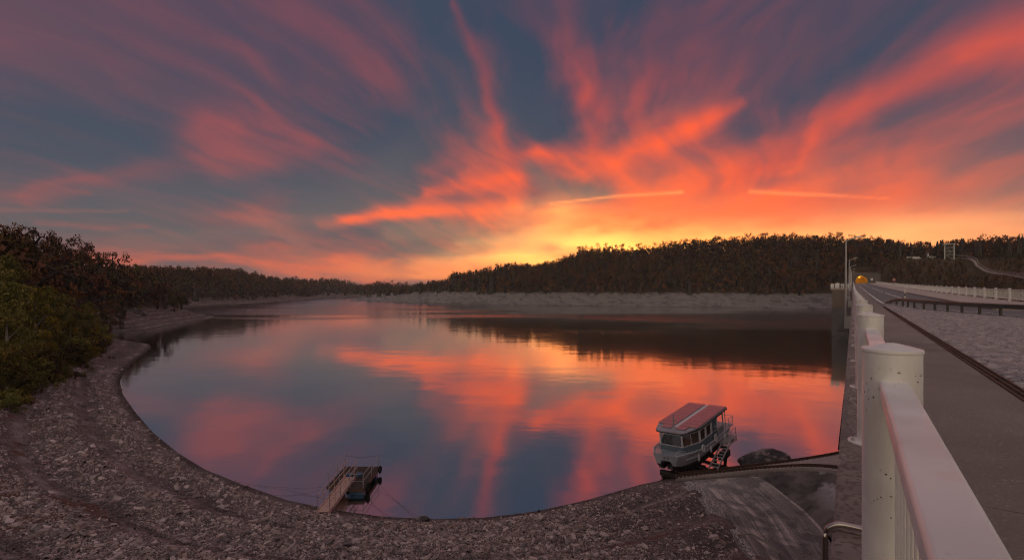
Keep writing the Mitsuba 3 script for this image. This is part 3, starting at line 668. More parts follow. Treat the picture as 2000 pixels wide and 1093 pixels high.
# ------------------------------------------------------------------ white railing along the lake
POST_T, PITCH_P = .130, 3.05
posts = [2.57+PITCH_P*k for k in range(-2, 125)]
post_prof = [(0, 0), (.085, 0), (.085, .02), (.1, .02), (.1, 1.138), (.104, 1.138), (.104, 1.150), (.10, 1.154), (.05, 1.168), (0, 1.176)]
post_near = mikit.ply(lathe([(.1, .016), (.1, 1.138)], 40), 'white_paint', smooth=30)
cap_near = mikit.ply(lathe([(.1005, 1.139), (.1035, 1.1405), (.1045, 1.145), (.1035, 1.1525), (.1005, 1.1545), (.05, 1.168), (.012, 1.1765), (0, 1.1765)], 40), 'white_paint', smooth=25)
plate_near = mikit.ply(join([tuple(np.asarray(a) for a in lathe([(.001, .0), (.168, .0), (.172, .004), (.172, .014), (.168, .017), (.1, .017)], 40))]), 'white_paint', smooth=25)
bolt_near = [mikit.ply(lathe([(.016, .017), (.016, .034), (.006, .034), (.006, .05), (0, .05)], 6, (math.cos(a)*.138, math.sin(a)*.138, 0)), 'galv') for a in np.arange(6)*1.047+.4]
post_far = mikit.ply(lathe([(.1, 0), (.1, 1.142), (.104, 1.142), (.104, 1.152), (.05, 1.168), (0, 1.176)], 16), 'white_paint', smooth=25)
for s in posts:
    if s > DAM_LEN-1: break
    k = num('lake_railing__post'); M = mat(DAMR @ rotz(rng.uniform(0, 6)), st(s, POST_T))
    if s < 50:
        put(k, post_near, M); put(k+'__cap', cap_near, M); put(k+'__base_plate', plate_near, M)
        if s < 20:
            for b_ in bolt_near: put(num(k+'__bolt'), b_, M)
    else:
        put(k, post_far, M)
    plate_p = None
rr = .012
rp = np.array(sg.box(-.049+rr, -.03+rr, .049-rr, .03-rr).buffer(rr, quad_segs=4).exterior.coords)[:-1]
TOPZ = 1.033
infill, near_bars = [], []
for a, b in zip(posts[:-1], posts[1:]):
    if b > DAM_LEN-1: break
    ends = np.linspace(a+.092, b-.092, 2)
    add(num('lake_railing__top_rail'), sweep([(.135+p[0], TOPZ-.03+p[1]) for p in rp], ends), 'white_paint', smooth=35)
    add(num('lake_railing__bottom_rail'), sweep([(.135+p[0]*.5, .12+p[1]*.6) for p in rp[::2]], ends), 'white_paint', smooth=35)
    n = 26
    for k in range(1, n):
        s = a+(b-a)*k/n
        if s-a < .13 or b-s < .13: continue
        bar = tube(st(s, .135, .13), st(s, .135, TOPZ-.055), .0075, n=8 if a < 12 else 5, caps=False)
        (near_bars if 0 < a < 10 else infill).append(bar)
for bar in near_bars: add(num('lake_railing__baluster'), bar, 'white_paint', smooth=True)
add('lake_railing__farther_balusters', join(infill), 'white_far'); tag('lake_railing__farther_balusters', None, kind='stuff')
tag('lake_railing', 'white painted railing with round posts along the lakeside coping', 'railing')
# chrome pipe bending over the coping
k = [st(3.46, .34, .055), st(3.46, .02, .055)]
arc = [st(3.46, .02-.085*math.sin(a), .055-.085*(1-math.cos(a))) for a in np.linspace(.2, math.pi/2, 7)]
arc = [st(3.46, .0-.10-.03, 0)*0+q for q in arc]
add('conduit', polytube([st(3.46, .34, .055), st(3.46, .1, .055), st(3.46, -.04, .055)]+[st(3.46, -.04-.095*math.sin(a), .055-.095*(1-math.cos(a))) for a in np.linspace(.25, math.pi/2, 7)]+[st(3.46, -.135, -.6), st(3.46, -.135, -4)], .017, 14), 'chrome', smooth=True)
add('conduit__coupling', join([tube(st(3.46, .045, .055), st(3.46, .085, .055), .023, n=12), tube(st(3.46, .060, .055), st(3.46, .070, .055), .030, n=6)]), 'galv')
tag('conduit', 'bent metal conduit pipe crossing the coping at the bottom edge', 'pipe')

# ------------------------------------------------------------------ white railing on the downstream side
RT = 11.62
rposts = np.arange(46.7, DAM_LEN-1, 5.3)
rp_ply = mikit.ply(lathe([(.11, .1), (.11, 1.17), (.12, 1.17), (.12, 1.19), (0, 1.215)], 12), 'white_far', smooth=25)
for s in rposts: put(num('valley_railing__post'), rp_ply, mat(DAMR, st(s, RT)))
bars = []
for a, b in zip(rposts[:-1], rposts[1:]):
    add(num('valley_railing__top_rail'), sweep([(RT-.05, 1.05), (RT+.05, 1.05), (RT+.05, 1.11), (RT-.05, 1.11)], np.r_[a+.1, b-.1]), 'white_far')
    add(num('valley_railing__bottom_rail'), sweep([(RT-.04, .24), (RT+.04, .24), (RT+.04, .30), (RT-.04, .30)], np.r_[a+.1, b-.1]), 'white_far')
    for s in np.arange(a+.2, b-.15, .13): bars.append(tube(st(s, RT, .3), st(s, RT, 1.05), .009, n=4, caps=False))
add('valley_railing__balusters', join(bars), 'white_far'); tag('valley_railing__balusters', None, kind='stuff')
tag('valley_railing', 'white railing with slim bars along the far pavement', 'railing')

# ------------------------------------------------------------------ street lamps on the lake face
names = ['nearest and tallest street lamp, white pole bracketed to the lake face of the dam', 'second street lamp along the dam, behind the nearest pole', 'third street lamp along the dam, just behind the second',
         'fourth street lamp along the dam', 'fifth street lamp along the dam, short of the tunnel', 'last street lamp, closest to the tunnel mouth']
for k in range(6):
    s = 64.5+57*k; key = num('street_lamp'); t = -.62
    b0, top = -2.6, 6.25
    tag(key, names[k], 'street lamp', 'street lamps along the dam')
    add(key+'__pole', join([lathe([(.12, b0), (.12, 1.6), (.10, 1.75), (.075, top), (0, top+.02)], 12, st(s, t))]), 'galv', smooth=30)
    add(key+'__bracket', join([box(st(s, t+.12, b0+.2), (.42, .55, 1.3), DAMR), box(st(s, t+.2, .2), (.2, .5, .12), DAMR)]), 'galv')
    p = [st(s, t, top-.15), st(s, t+.35, top+.06), st(s, t+.8, top+.15)]
    add(key+'__arm', polytube(p, .04, 8), 'galv', smooth=True)
    add(key+'__head', loft([st([s-.14, s+.14, s+.14, s-.14], [t+x]*4, [top+.12+x*.16-h, top+.12+x*.16-h, top+.12+x*.16+h*.6, top+.12+x*.16+h*.6]) for x, h in ((.7, .05), (.9, .09), (1.35, .06))]), 'van_white')

# ------------------------------------------------------------------ intake tower
s0, s1, t0, t1 = 176.5, 186.0, -5.35, -.35
zb = float(zr(180)); top = -.05
def brick(a, b, c, d, z0, z1): return box(st((a+b)/2, (c+d)/2, 0, False)+[0, 0, (z0+z1)/2], (b-a, d-c, z1-z0), DAMR)
add('intake_tower__upper_shaft', brick(s0+.3, s1-.3, t0+.3, t1, -4.6, zb+top-.5), 'tower_brown')
add('intake_tower__lower_shaft', brick(s0+.15, s1-.15, t0+.15, t1, -20, -4.6), 'tower_grey')
add('intake_tower__platform', brick(s0-.1, s1+.1, t0-.1, t1, zb+top-.5, zb+top), 'far_walk')
add('intake_tower__plinth', brick(s0-1.4, s1+1, t0+1.6, t1, -20, -11.4), 'tower_grey')
for (a, c) in [(s0, t0), (s0, t0+1.1), (s0, t0+1.7), (s0, t0+3), (s0, t0+4.2), ((s0+s1)/2, t0), (s1, t0), (s1, t0+2.5)]:
    add(num('intake_tower__post'), brick(a-.09, a+.09, c-.09, c+.09, zb+top, zb+top+1.35), 'white_far')
for z in (.45, .85, 1.25):
    add(num('intake_tower__rail'), join([brick(s0-.04, s0+.04, t0, t1, zb+top+z, zb+top+z+.07), brick(s0, s1, t0-.04, t0+.04, zb+top+z, zb+top+z+.07)]), 'white_far')
add('intake_tower__hatch', brick(s0+1, s0+2.2, t0+1.2, t0+2.0, zb+top, zb+top+1.5), 'white_far')
add('intake_tower__hatch_001', brick(s0+1, s0+2, t0+.2, t0+.7, zb+top, zb+top+1.25), 'white_far')
tag('intake_tower', 'square intake tower with white railed platform rising from the lake', 'tower')

# ------------------------------------------------------------------ tunnel at the dam's end
TS, tc, zf = 384.2, 4.35, float(zr(384.2))
a = np.linspace(math.pi, 0, 25)
arch = np.c_[tc+3.1*np.cos(a), 1.4+3.1*np.sin(a)]
hole = sg.Polygon(np.vstack([[(tc-3.1, -.5)], arch, [(tc+3.1, -.5)]]))
wall = sg.Polygon([(-2.6, -.6), (14, -.6), (14, 5.6), (11, 6.6), (-.5, 6.9), (-2.6, 6.2)]).difference(hole)
def upright(poly, s_a, s_b):
    v, f = prism(poly, 0, 1)
    return st(s_a+(s_b-s_a)*v[:, 2], v[:, 0], v[:, 1]+zf, False), f
add('tunnel_portal__wall', upright(wall, TS, TS+1.0), 'portal_stone')
ringp = sg.Polygon(np.vstack([np.c_[tc+3.45*np.cos(a), 1.4+3.45*np.sin(a)], np.c_[tc+3.103*np.cos(a[::-1]), 1.4+3.103*np.sin(a[::-1])]]))
for k in range(12):
    b = np.linspace(math.pi*(1-k/12)-.012, math.pi*(1-(k+1)/12)+.012, 4)
    v_ = sg.Polygon(np.vstack([np.c_[tc+3.55*np.cos(b), 1.4+3.55*np.sin(b)], np.c_[tc+3.106*np.cos(b[::-1]), 1.4+3.106*np.sin(b[::-1])]]))
    add(num('tunnel_portal__arch_stone'), upright(v_, TS-.12, TS+.4), 'portal_stone')
tub = []
for s_ in np.linspace(TS+1.0, TS+30, 12):
    tub.append(st(np.full(27, s_), np.r_[tc-3.1, arch[:, 0], tc+3.1], np.r_[-.5, arch[:, 1], -.5]+zf, False))
tub = np.array(tub)
i, j = np.meshgrid(np.arange(11), np.arange(26), indexing='ij')
add('tunnel_portal__lining', (tub.reshape(-1, 3), np.stack([i*27+j, i*27+j+1, (i+1)*27+j+1, (i+1)*27+j], -1).reshape(-1, 4)), 'tunnel_wall', smooth=True)
add('tunnel_portal__end_wall', box(st(TS+30.2, tc, zf+1.8, False), (.3, 8, 6), DAMR), 'tunnel_wall')
add('tunnel_portal__earth_cover', box(st(TS+17, tc, zf+5.3, False), (32, 9, 1.2), DAMR), 'ground_soil')
for k, s_ in enumerate((TS+5, TS+12, TS+19, TS+26)):
    scene[num('tunnel_portal__lamp')] = mikit.ply(box(st(s_, tc-1.0, zf+4.05, False), (2.6, .35, .10), DAMR), 'van_white', emitter={'type': 'area', 'radiance': {'type': 'rgb', 'value': TUNNEL_RAD}})
tag('tunnel_portal', 'road tunnel mouth glowing yellow in a dark stone wall', 'tunnel')
# signs and the marker post
def pole_sign(key, s, t, h, plate, bsdf, base=None):
    z0 = float(zr(s)) if base is None else base
    add(key+'__pole', tube(st(s, t, z0-.2, False), st(s, t, z0+h, False), .035, n=8), 'galv')
    for nm, off, poly, b in plate:
        v, f = prism(poly, 0, 1)
        add(key+'__'+nm, (st(s-.05-off-.02*v[:, 2], t+v[:, 0], z0+h+v[:, 1], False), f), b)
tri = sg.Polygon([(-.55, -.45), (.55, -.45), (0, .5)])
pole_sign('warning_sign', 212, 11.35, 2.5, [('border', 0, tri.buffer(.05), 'red_paint'), ('plate', .023, tri.buffer(-.09), 'van_white'), ('symbol', .046, sg.box(-.06, -.25, .06, .12), 'boat_trim')], None)
tag('warning_sign', 'triangular warning sign with red border at the far railing', 'sign')
pole_sign('square_sign', 372, 9.3, 2.4, [('plate', 0, sg.box(-.6, -.7, .6, .6), 'van_white')], None)
tag('square_sign', 'small white square sign beside the tunnel mouth', 'sign')
zd = float(zr(69))
add('marker_post__body', loft([st([68.94, 69.06, 69.06, 68.94], [4.56, 4.56, 4.68, 4.68], [z]*4)+[0, 0, 0] for z in (-.02, .34)]), 'line_paint')
add('marker_post__band', loft([st([68.935, 69.065, 69.065, 68.935], [4.555, 4.555, 4.685, 4.685], [z]*4) for z in (.34, .56)]), 'boat_trim')
add('marker_post__top', loft([st([68.94, 69.06, 69.06, 68.94], [4.56, 4.56, 4.68, 4.68], [.56, .56, zt, zt]) for zt in (.56,)]+[st([68.94, 69.06, 69.06, 68.94], [4.56, 4.56, 4.68, 4.68], [.90, .90, .99, .99])]), 'line_paint')
tag('marker_post', 'white roadside marker post with black band on the road', 'marker post')

# ------------------------------------------------------------------ slipway: deck, wall and apron
F = np.array([(11.6, 36.3, -12.05), (14.3, 35.8, -11.6), (16.9, 35.3, -11.15), (19.15, 34.3, -10.65), (19.85, 33.0, -10.25), (20.1, 31.3, -9.85), (20.2, 29.9, -9.55)])
Bk = np.array([(12.3, 37.1, -12.1), (15.2, 37.45, -11.95), (17.7, 37.7, -11.75), (20.2, 37.75, -11.45), (22.2, 37.9, -11.2), (24.4, 38.2, -10.9), (25.7, 38.6, -10.7)])
def dense(p, n=40):
    p = np.asarray(p, float); k = np.r_[0, np.cumsum(np.linalg.norm(np.diff(p, axis=0), axis=1))]
    from scipy.interpolate import PchipInterpolator
    return PchipInterpolator(k/k[-1], p)(np.linspace(0, 1, n))
Fd, Bd = dense(F), dense(Bk)
def ruled(rows):
    """rows: list of (n, 3) polylines; a sheet through them, with uv along and across"""
    R = np.array(rows); m, n = R.shape[:2]
    i, j = np.meshgrid(np.arange(m-1), np.arange(n-1), indexing='ij')
    f = np.stack([i*n+j, (i+1)*n+j, (i+1)*n+j+1, i*n+j+1], -1).reshape(-1, 4)
    uv = np.stack(np.meshgrid(np.linspace(0, 1, m), np.linspace(0, 1, n), indexing='ij'), -1).reshape(-1, 2)
    return (R.reshape(-1, 3), np.vstack([f[:, [0, 1, 2]], f[:, [0, 2, 3]]])), uv
deck = [Bd+[0, 0, -2.5], Bd+[0, .12, 0]]+[Bd+(Fd-Bd)*k for k in np.linspace(.02, .97, 8)]+[Fd, Fd+[0, -.06, -.03], Fd+[0, -.06, -.22]]
m_, uv_ = ruled(deck); add('slipway__deck', m_, 'deck_concrete', smooth=35)
G = dense([(11.75, 36.15, -12.25), (14.3, 35.6, -11.95), (16.8, 34.9, -11.6), (17.25, 30.9, -11.71), (16.9, 28.2, -11.65), (16.4, 26.0, -11.6), (15.2, 23.6, -11.6)])
Ft = Fd+[0, -.03, -.2]
face = [Ft*(1-k)+G*k+np.array([0, .5, 0])*math.sin(k*math.pi)*np.clip((Ft[:, 2:]-G[:, 2:])/3, 0, 1) for k in np.linspace(0, 1, 14)]
m_, uv_ = ruled(face); add('slipway__curved_wall', m_, 'face_concrete', smooth=True)
Lx = dense([(11.9, 36.0), (11.3, 31.0), (10.6, 26.0), (9.6, 19.2), (8.2, 10.5)], 44)
Lz = np.maximum(ground(Lx[:, 0]-.9, Lx[:, 1], False)+.06, -12.3)
Lz[:6] = np.linspace(-12.22, Lz[6], 6)
d0 = np.c_[Lx, Lz]                                                        # along the shingle
d1 = dense([(16.9, 34.85, -11.45), (17.25, 30.9, -11.72), (16.9, 28.2, -11.66), (15.2, 23.6, -11.6), (9.6, 12.6, -11.0)], 44)   # along the foot of the curved wall
uu = np.linspace(0, 1, 36)
c0 = np.c_[np.interp(uu, [0, .5, 1], [11.9, 14.3, 16.9]), np.interp(uu, [0, .5, 1], [36.0, 35.62, 34.85]), np.interp(uu, [0, .5, 1], [-12.22, -11.88, -11.45])]
c1 = d0[-1]+(d1[-1]-d0[-1])*uu[:, None]
vv = np.linspace(0, 1, 44)
U, V = uu[:, None, None], vv[None, :, None]
apron = (1-V)*c0[:, None]+V*c1[:, None]+(1-U)*d0[None]+U*d1[None]-((1-U)*(1-V)*d0[0]+U*(1-V)*d1[0]+(1-U)*V*d0[-1]+U*V*d1[-1])
apron[..., 2] -= .5*np.sin(math.pi*U[..., 0])*np.clip(V[..., 0]*3, 0, 1)
rows = [d0+[-.35, 0, -1.6], d0+[-.35, 0, 0]]+list(apron)
m_, uv_ = ruled(rows); add('slipway__apron', m_, 'wall_concrete', smooth=True, uv=uv_)
def rail_line(p, side):
    p = p+np.array([0, 0, .05])
    rings = []
    for k in range(len(p)):
        d = p[min(k+1, len(p)-1)]-p[max(k-1, 0)]; d[2] = 0; d /= np.linalg.norm(d); q = np.array([-d[1], d[0], 0])
        rings.append([p[k]+q*a+[0, 0, b] for a, b in ((-.06, 0), (.06, 0), (.06, .03), (.025, .04), (.035, .13), (-.035, .13), (-.025, .04), (-.06, .03))])
    return loft(rings)
ra = Fd+(Bd-Fd)*.14; rb = Fd+(Bd-Fd)*.93
for r_ in (ra, rb):
    add(num('slipway__rail'), rail_line(r_, 0), 'rust_steel')
    q = dense(r_, 46)
    for k in range(0, 46):
        d = q[min(k+1, 45)]-q[max(k-1, 0)]; d[2] = 0; d /= np.linalg.norm(d)
        add(num('slipway__rail_chair'), box(q[k]+[0, 0, .03], (.14, .42, .09), np.c_[d, [-d[1], d[0], 0], [0, 0, 1.]]), 'rust_steel')
tag('slipway', 'concrete boat slipway with two curved rails and streaked apron beside the dam', 'slipway')
# branch caught at the apron's edge
add('branch', join([polytube([(9.9, 22.5, float(ground(9.2, 22.5))+.2), (10.3, 22.1, -9.2), (10.75, 21.6, -9.35), (11.0, 21.0, -9.5)], .05, 5), polytube([(10.3, 22.1, -9.2), (10.2, 22.5, -8.8)], .03, 5), polytube([(10.75, 21.6, -9.35), (11.1, 21.8, -9.1)], .03, 5)]), 'pale_bark')
tag('branch', 'pale dead branch lying on the edge of the slipway apron', 'branch')

# dark boulder behind the slip
ico = trimesh.creation.icosphere(4); v = np.array(ico.vertices)
v *= [2.35, 1.3, 1.35]
v *= (1+.55*(meshkit.fbm(v*.9+3, 4, 3)-.5)+.25*(meshkit.fbm(v*3+1, 3, 6)-.5))[:, None]
v[:, 2] = np.sign(v[:, 2])*np.abs(v[:, 2])**.9
add('boulder', (v+[20.3, 41.0, -13.05], np.array(ico.faces)), 'rock_dark')
tag('boulder', 'dark rugged rock rising from the water behind the slip rails', 'rock')

# ------------------------------------------------------------------ the excursion boat on its cradle
def rotm(y, p, r):
    cy, sy_, cp, sp, cr, sr_ = math.cos(y), math.sin(y), math.cos(p), math.sin(p), math.cos(r), math.sin(r)
    return np.array([[cy, -sy_, 0], [sy_, cy, 0], [0, 0, 1]]) @ np.array([[cp, 0, sp], [0, 1, 0], [-sp, 0, cp]]) @ np.array([[1, 0, 0], [0, cr, -sr_], [0, sr_, cr]])
BR, BP = rotm(3.972, .099, .039), np.array([14.158, 40.491, -11.682])
def bt(m): return np.asarray(m[0], float) @ BR.T+BP, m[1]
def badd(key, mesh, bsdf, **k): return add(num(key), bt(mesh), bsdf, **k)
bx_ = np.array([-4.1, -2, 0, 1.2, 2.2, 3.0, 3.6, 4.0, 4.25])
wo = np.array([1.62, 1.64, 1.64, 1.62, 1.55, 1.40, 1.22, 1.04, .90]); zk = np.array([0, 0, 0, .0, .02, .04, .07, .11, .16]); zd = np.array([1.05, 1.05, 1.06, 1.10, 1.17, 1.24, 1.29, 1.33, 1.34])
for sgn in (1, -1):
    up, lo = [], []
    for x, w, a, d in zip(bx_, wo, zk, zd):
        mid = a+.42; kx = x-.12*max(0, (x-2))
        yk = min(1.02, w-.35)
        lo.append([(kx, sgn*(yk-.18), a), (kx, sgn*(yk+.12), a), (x, sgn*(w-.16), mid), (x, sgn*.45, mid)])
        up.append([(x, sgn*.45, mid+.003), (x, sgn*(w-.16), mid+.003), (x+.04, sgn*w, d-.18), (x+.05, sgn*(w+.035), d-.12), (x+.05, sgn*(w+.035), d), (x, sgn*.30, d), (x, sgn*.30, .86), (x, sgn*.45, .70)])
    badd('boat__hull', loft(up), 'boat_white', smooth=30)
    badd('boat__hull_bottom', loft(lo), 'boat_bottom', smooth=30)
badd('boat__bow_plate', rbox((4.26, 0, 1.10), (.06, 1.62, .44), .02), 'boat_white')
badd('boat__tunnel_roof', box((0, 0, .84), (8.2, .9, .06)), 'boat_bottom')
dk = sg.Polygon([(4.22, -.84), (4.22, .84), (3.55, 1.2), (2.9, 1.42), (2.1, 1.53), (1.1, 1.6), (-4.1, 1.6), (-4.1, -1.6), (1.1, -1.6), (2.1, -1.53), (2.9, -1.42), (3.55, -1.2)])
v, f = prism(dk.buffer(-.06), 1.0, 1.03); v[:, 2] += .24*S_(0, 4, v[:, 0]); badd('boat__deck', (v, f), 'boat_deck')
gun = [(4.3, .86), (3.65, 1.22), (3.05, 1.43), (2.2, 1.58), (1.2, 1.66), (-1.4, 1.67)]
for sgn in (1, -1):
    badd('boat__gunwale', polytube([(x, sgn*y, 1.09+.26*float(S_(0, 4, np.array(x)))) for x, y in gun], .04, 6), 'van_white', smooth=True)
    badd('boat__rub_strake', polytube([(x-.1, sgn*(y+.01), .80+.12*float(S_(0, 4, np.array(x)))) for x, y in gun[1:]]+[(-4.0, sgn*1.64, .8)], .035, 6), 'van_white', smooth=True)
    badd('boat__bow_rail', polytube([(4.28, sgn*.80, 1.34), (4.32, sgn*.86, 1.60), (4.05, sgn*1.0, 1.72), (3.7, sgn*1.18, 1.62), (3.5, sgn*1.27, 1.32)], .022, 6), 'van_white', smooth=True)
for y in (-.16, .10):
    badd('boat__bow_mark', prism(sg.Polygon([(y, -.05), (y+.07, .05), (y+.12, -.02), (y+.2, .05), (y+.13, -.06)]), 0, .008), 'boat_trim')
    k = list(scene)[-1]; v, f = prism(sg.Polygon([(y, -.05), (y+.07, .05), (y+.12, -.02), (y+.2, .05), (y+.13, -.06)]), 0, .008)
    add(k, bt((np.c_[4.292+v[:, 2], v[:, 0], 1.13+v[:, 1]], f)), 'boat_trim')
# cabin
Z0, SILL, HEAD, ROOF = 1.08, 1.64, 2.54, 2.66
segs = [((3.18, -.84), (3.18, .84), 2, 'glass'), ((3.18, .86), (1.62, 1.50), 2, 'glass'), ((1.56, 1.52), (.55, 1.52), 1, 'glass'), ((.45, 1.52), (-.55, 1.52), 1, 'glass'), ((-.65, 1.52), (-1.65, 1.52), 1, 'panel'), ((-1.75, 1.52), (-3.0, 1.52), 1, 'open'),
        ((3.18, -.86), (1.62, -1.50), 2, 'glass'), ((1.56, -1.52), (.55, -1.52), 1, 'glass'), ((.45, -1.52), (-.55, -1.52), 1, 'glass'), ((-.65, -1.52), (-1.65, -1.52), 1, 'glass'), ((-1.75, -1.52), (-3.0, -1.52), 1, 'open')]
for (x0, y0), (x1, y1), n, kind in segs:
    p, q = np.array([x0, y0, 0]), np.array([x1, y1, 0]); d = (q-p)/np.linalg.norm(q-p)
    R_ = np.c_[d, [-d[1], d[0], 0], [0, 0, 1.]]; L = np.linalg.norm(q-p); c = (p+q)/2
    badd('boat__cabin_wall', box(c+[0, 0, (Z0+SILL)/2], (L, .06, SILL-Z0), R_), 'boat_blue' if kind != 'open' else 'boat_white')
    badd('boat__window_header', box(c+[0, 0, (HEAD+ROOF)/2], (L, .06, ROOF-HEAD), R_), 'boat_white')
    for e in (p, q): badd('boat__pillar', rbox(e+[0, 0, (SILL+HEAD)/2], (.10, .09, HEAD-SILL+.02), .015, R_), 'van_white')
    if kind == 'panel': badd('boat__side_panel', box(c+[0, 0, (SILL+HEAD)/2], (L-.1, .04, HEAD-SILL), R_), 'boat_blue'); [badd('boat__side_step', box(c+[0, .09, SILL-.25+.32*k], (.4, .12, .03), R_), 'galv') for k in range(3)]
    if kind == 'glass':
        badd('boat__window_frame', join([box(c+[0, 0, SILL+.025], (L-.1, .07, .05), R_), box(c+[0, 0, HEAD-.025], (L-.1, .07, .05), R_)]+([box(c+[0, 0, (SILL+HEAD)/2], (.035, .05, HEAD-SILL-.1), R_)] if n == 2 and abs(x0-x1) > .1 else [])), 'van_white')
        a = p+d*.05+[0, 0, SILL+.05]; b = q-d*.05+[0, 0, SILL+.05]; h = HEAD-SILL-.1
        badd('boat__window_pane', (np.array([a, b, b+[0, 0, h], a+[0, 0, h]]), np.array([[0, 1, 2], [0, 2, 3]])), 'pane_glass')
for x in (2.2, .9, .0, -.9, -1.8):
    badd('boat__bench', join([rbox((x, .75, 1.36), (.45, .9, .08), .02), rbox((x-.22, .75, 1.60), (.06, .9, .5), .02), box((x, .75, 1.18), (.3, .7, .28))]), 'wood_seat')
badd('boat__helm', join([rbox((2.6, -.5, 1.5), (.3, .5, .7), .03), tube((2.35, -.5, 1.8), (2.42, -.5, 1.86), .18, n=12)]), 'boat_trim')
ro = sg.Polygon([(3.45, -.93), (3.45, .93), (3.2, 1.15), (1.6, 1.62), (-3.9, 1.62), (-3.9, -1.62), (1.6, -1.62), (3.2, -1.15)]).buffer(-.08).buffer(.08, quad_segs=4)
badd('boat__roof', prism(ro, ROOF+.06, ROOF+.13), 'boat_white'); badd('boat__roof_edge', prism(ro.buffer(.012), ROOF-.01, ROOF+.058), 'boat_trim')
for sgn in (1, -1):
    for k in range(8):
        x = -3.5+.735*k
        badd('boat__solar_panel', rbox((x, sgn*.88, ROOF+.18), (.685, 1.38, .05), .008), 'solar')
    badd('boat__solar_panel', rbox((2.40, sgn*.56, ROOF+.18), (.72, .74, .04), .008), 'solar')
    badd('boat__aft_post', tube((-3.7, sgn*1.45, 1.05), (-3.7, sgn*1.45, ROOF), .035), 'van_white')
badd('boat__roof_walkway', box((-.6, 0, ROOF+.145), (6.4, .28, .03)), 'van_white')
badd('boat__mast', join([tube((2.55, 0, ROOF+.12), (2.55, 0, ROOF+1.02), .055, .04), tube((2.55, 0, ROOF+1.02), (2.55, 0, ROOF+1.12), .05), tube((2.55, .0, ROOF+.72), (2.55, .22, ROOF+.72), .04), lathe([(.16, ROOF+.13), (.16, ROOF+.17), (.055, ROOF+.24)], 12, (2.55, 0, 0))]), 'galv')
for x in (1.55, -.9):
    t_ = trimesh.creation.torus(.23, .065, 18, 8); v = np.array(t_.vertices); badd('boat__lifebuoy', (np.c_[v[:, 0]+x, 1.70+v[:, 2], v[:, 1]+1.20], np.array(t_.faces)), 'van_white', smooth=True)
for x, y_ in ((2.3, 1.60), (.3, 1.72), (-2.6, 1.72)):
    badd('boat__fender', lathe([(0, .62), (.07, .64), (.085, .72), (.085, 1.0), (.07, 1.08), (.02, 1.11), (.012, 1.3)], 10, (x, y_+.03, -.12)), 'van_white', smooth=40)
badd('boat__mooring_rope', polytube([(3.9, .95, 1.36), (3.4, 1.32, 1.20), (2.8, 1.52, 1.12), (2.2, 1.66, 1.24)], .022, 5), 'rope')
badd('boat__stern_platform', box((-4.75, 0, .92), (1.3, 2.9, .07)), 'galv')
for sgn in (1, -1):
    for z in (1.3, 1.65): badd('boat__stern_rail', tube((-3.95, sgn*1.45, z), (-5.35, sgn*1.45, z), .025), 'van_white')
    for x in (-4.4, -5.35): badd('boat__stern_post', tube((x, sgn*1.45, .92), (x, sgn*1.45, 1.66), .028), 'van_white')
badd('boat__stern_rail', tube((-5.35, -1.45, 1.65), (-5.35, 1.45, 1.65), .025), 'van_white')
badd('boat__side_platform', join([box((-2.7, 1.95, .55), (2.2, .62, .06)), box((-3.4, 1.95, .28), (.9, .6, .05))]), 'galv')
for x in (-1.65, -2.7, -3.75): badd('boat__platform_post', tube((x, 2.22, .15), (x, 2.22, 1.25), .028), 'galv')
for z in (.9, 1.25): badd('boat__platform_rail', tube((-1.65, 2.22, z), (-3.75, 2.22, z), .024), 'galv')
tag('boat', 'white catamaran excursion boat with sky-red tinted solar roof standing on the slip', 'boat')
# cradle under the hulls
for y in (-1.0, 1.0): badd('boat_cradle__runner', box((-.5, y, -.22), (6.8, .22, .3)), 'boat_bottom')
for x in (3.2, 1.0, -1.4, -3.6):
    badd('boat_cradle__cross_beam', box((x, 0, -.5), (.22, 2.1 if x > 2 else 3.0, .26)), 'boat_bottom')
    for y in ((-.95, .95) if x > 2 else (-1.3, 1.3)): badd('boat_cradle__leg', box((x, y, -1.25), (.2, .2, 1.6)), 'boat_bottom')
badd('boat_cradle__brace', tube((3.4, .2, .6), (2.6, -.1, -.55), .06), 'galv'); badd('boat_cradle__brace', tube((3.4, -.1, .1), (2.9, .3, -.5), .06), 'galv')
badd('boat_cradle__ballast', box((-2.2, 1.75, -.55), (1.3, .5, .5)), 'boat_trim')
tag('boat_cradle', 'rusty steel cradle carrying the catamaran above the slip', 'cradle')
# ladder to the boat's side
foot, head = np.array([14.35, 36.55, -11.55]), (BR @ np.array([-2.0, 2.1, .62])+BP)
u = head-foot; side = np.cross(u, [0, 0, 1.]); side /= np.linalg.norm(side); nrm_ = np.cross(side, u/np.linalg.norm(u))
for sgn in (-1, 1): add(num('boarding_ladder__stringer'), beam(foot+side*.3*sgn, head+side*.3*sgn, .05, .14), 'galv')
for k in range(9):
    c = foot+u*(k+.7)/9.2; add(num('boarding_ladder__tread'), beam(c-side*.29, c+side*.29, .17, .035), 'galv')
tag('boarding_ladder', 'steel boarding ladder leaning from the slip rails to the boat', 'ladder')

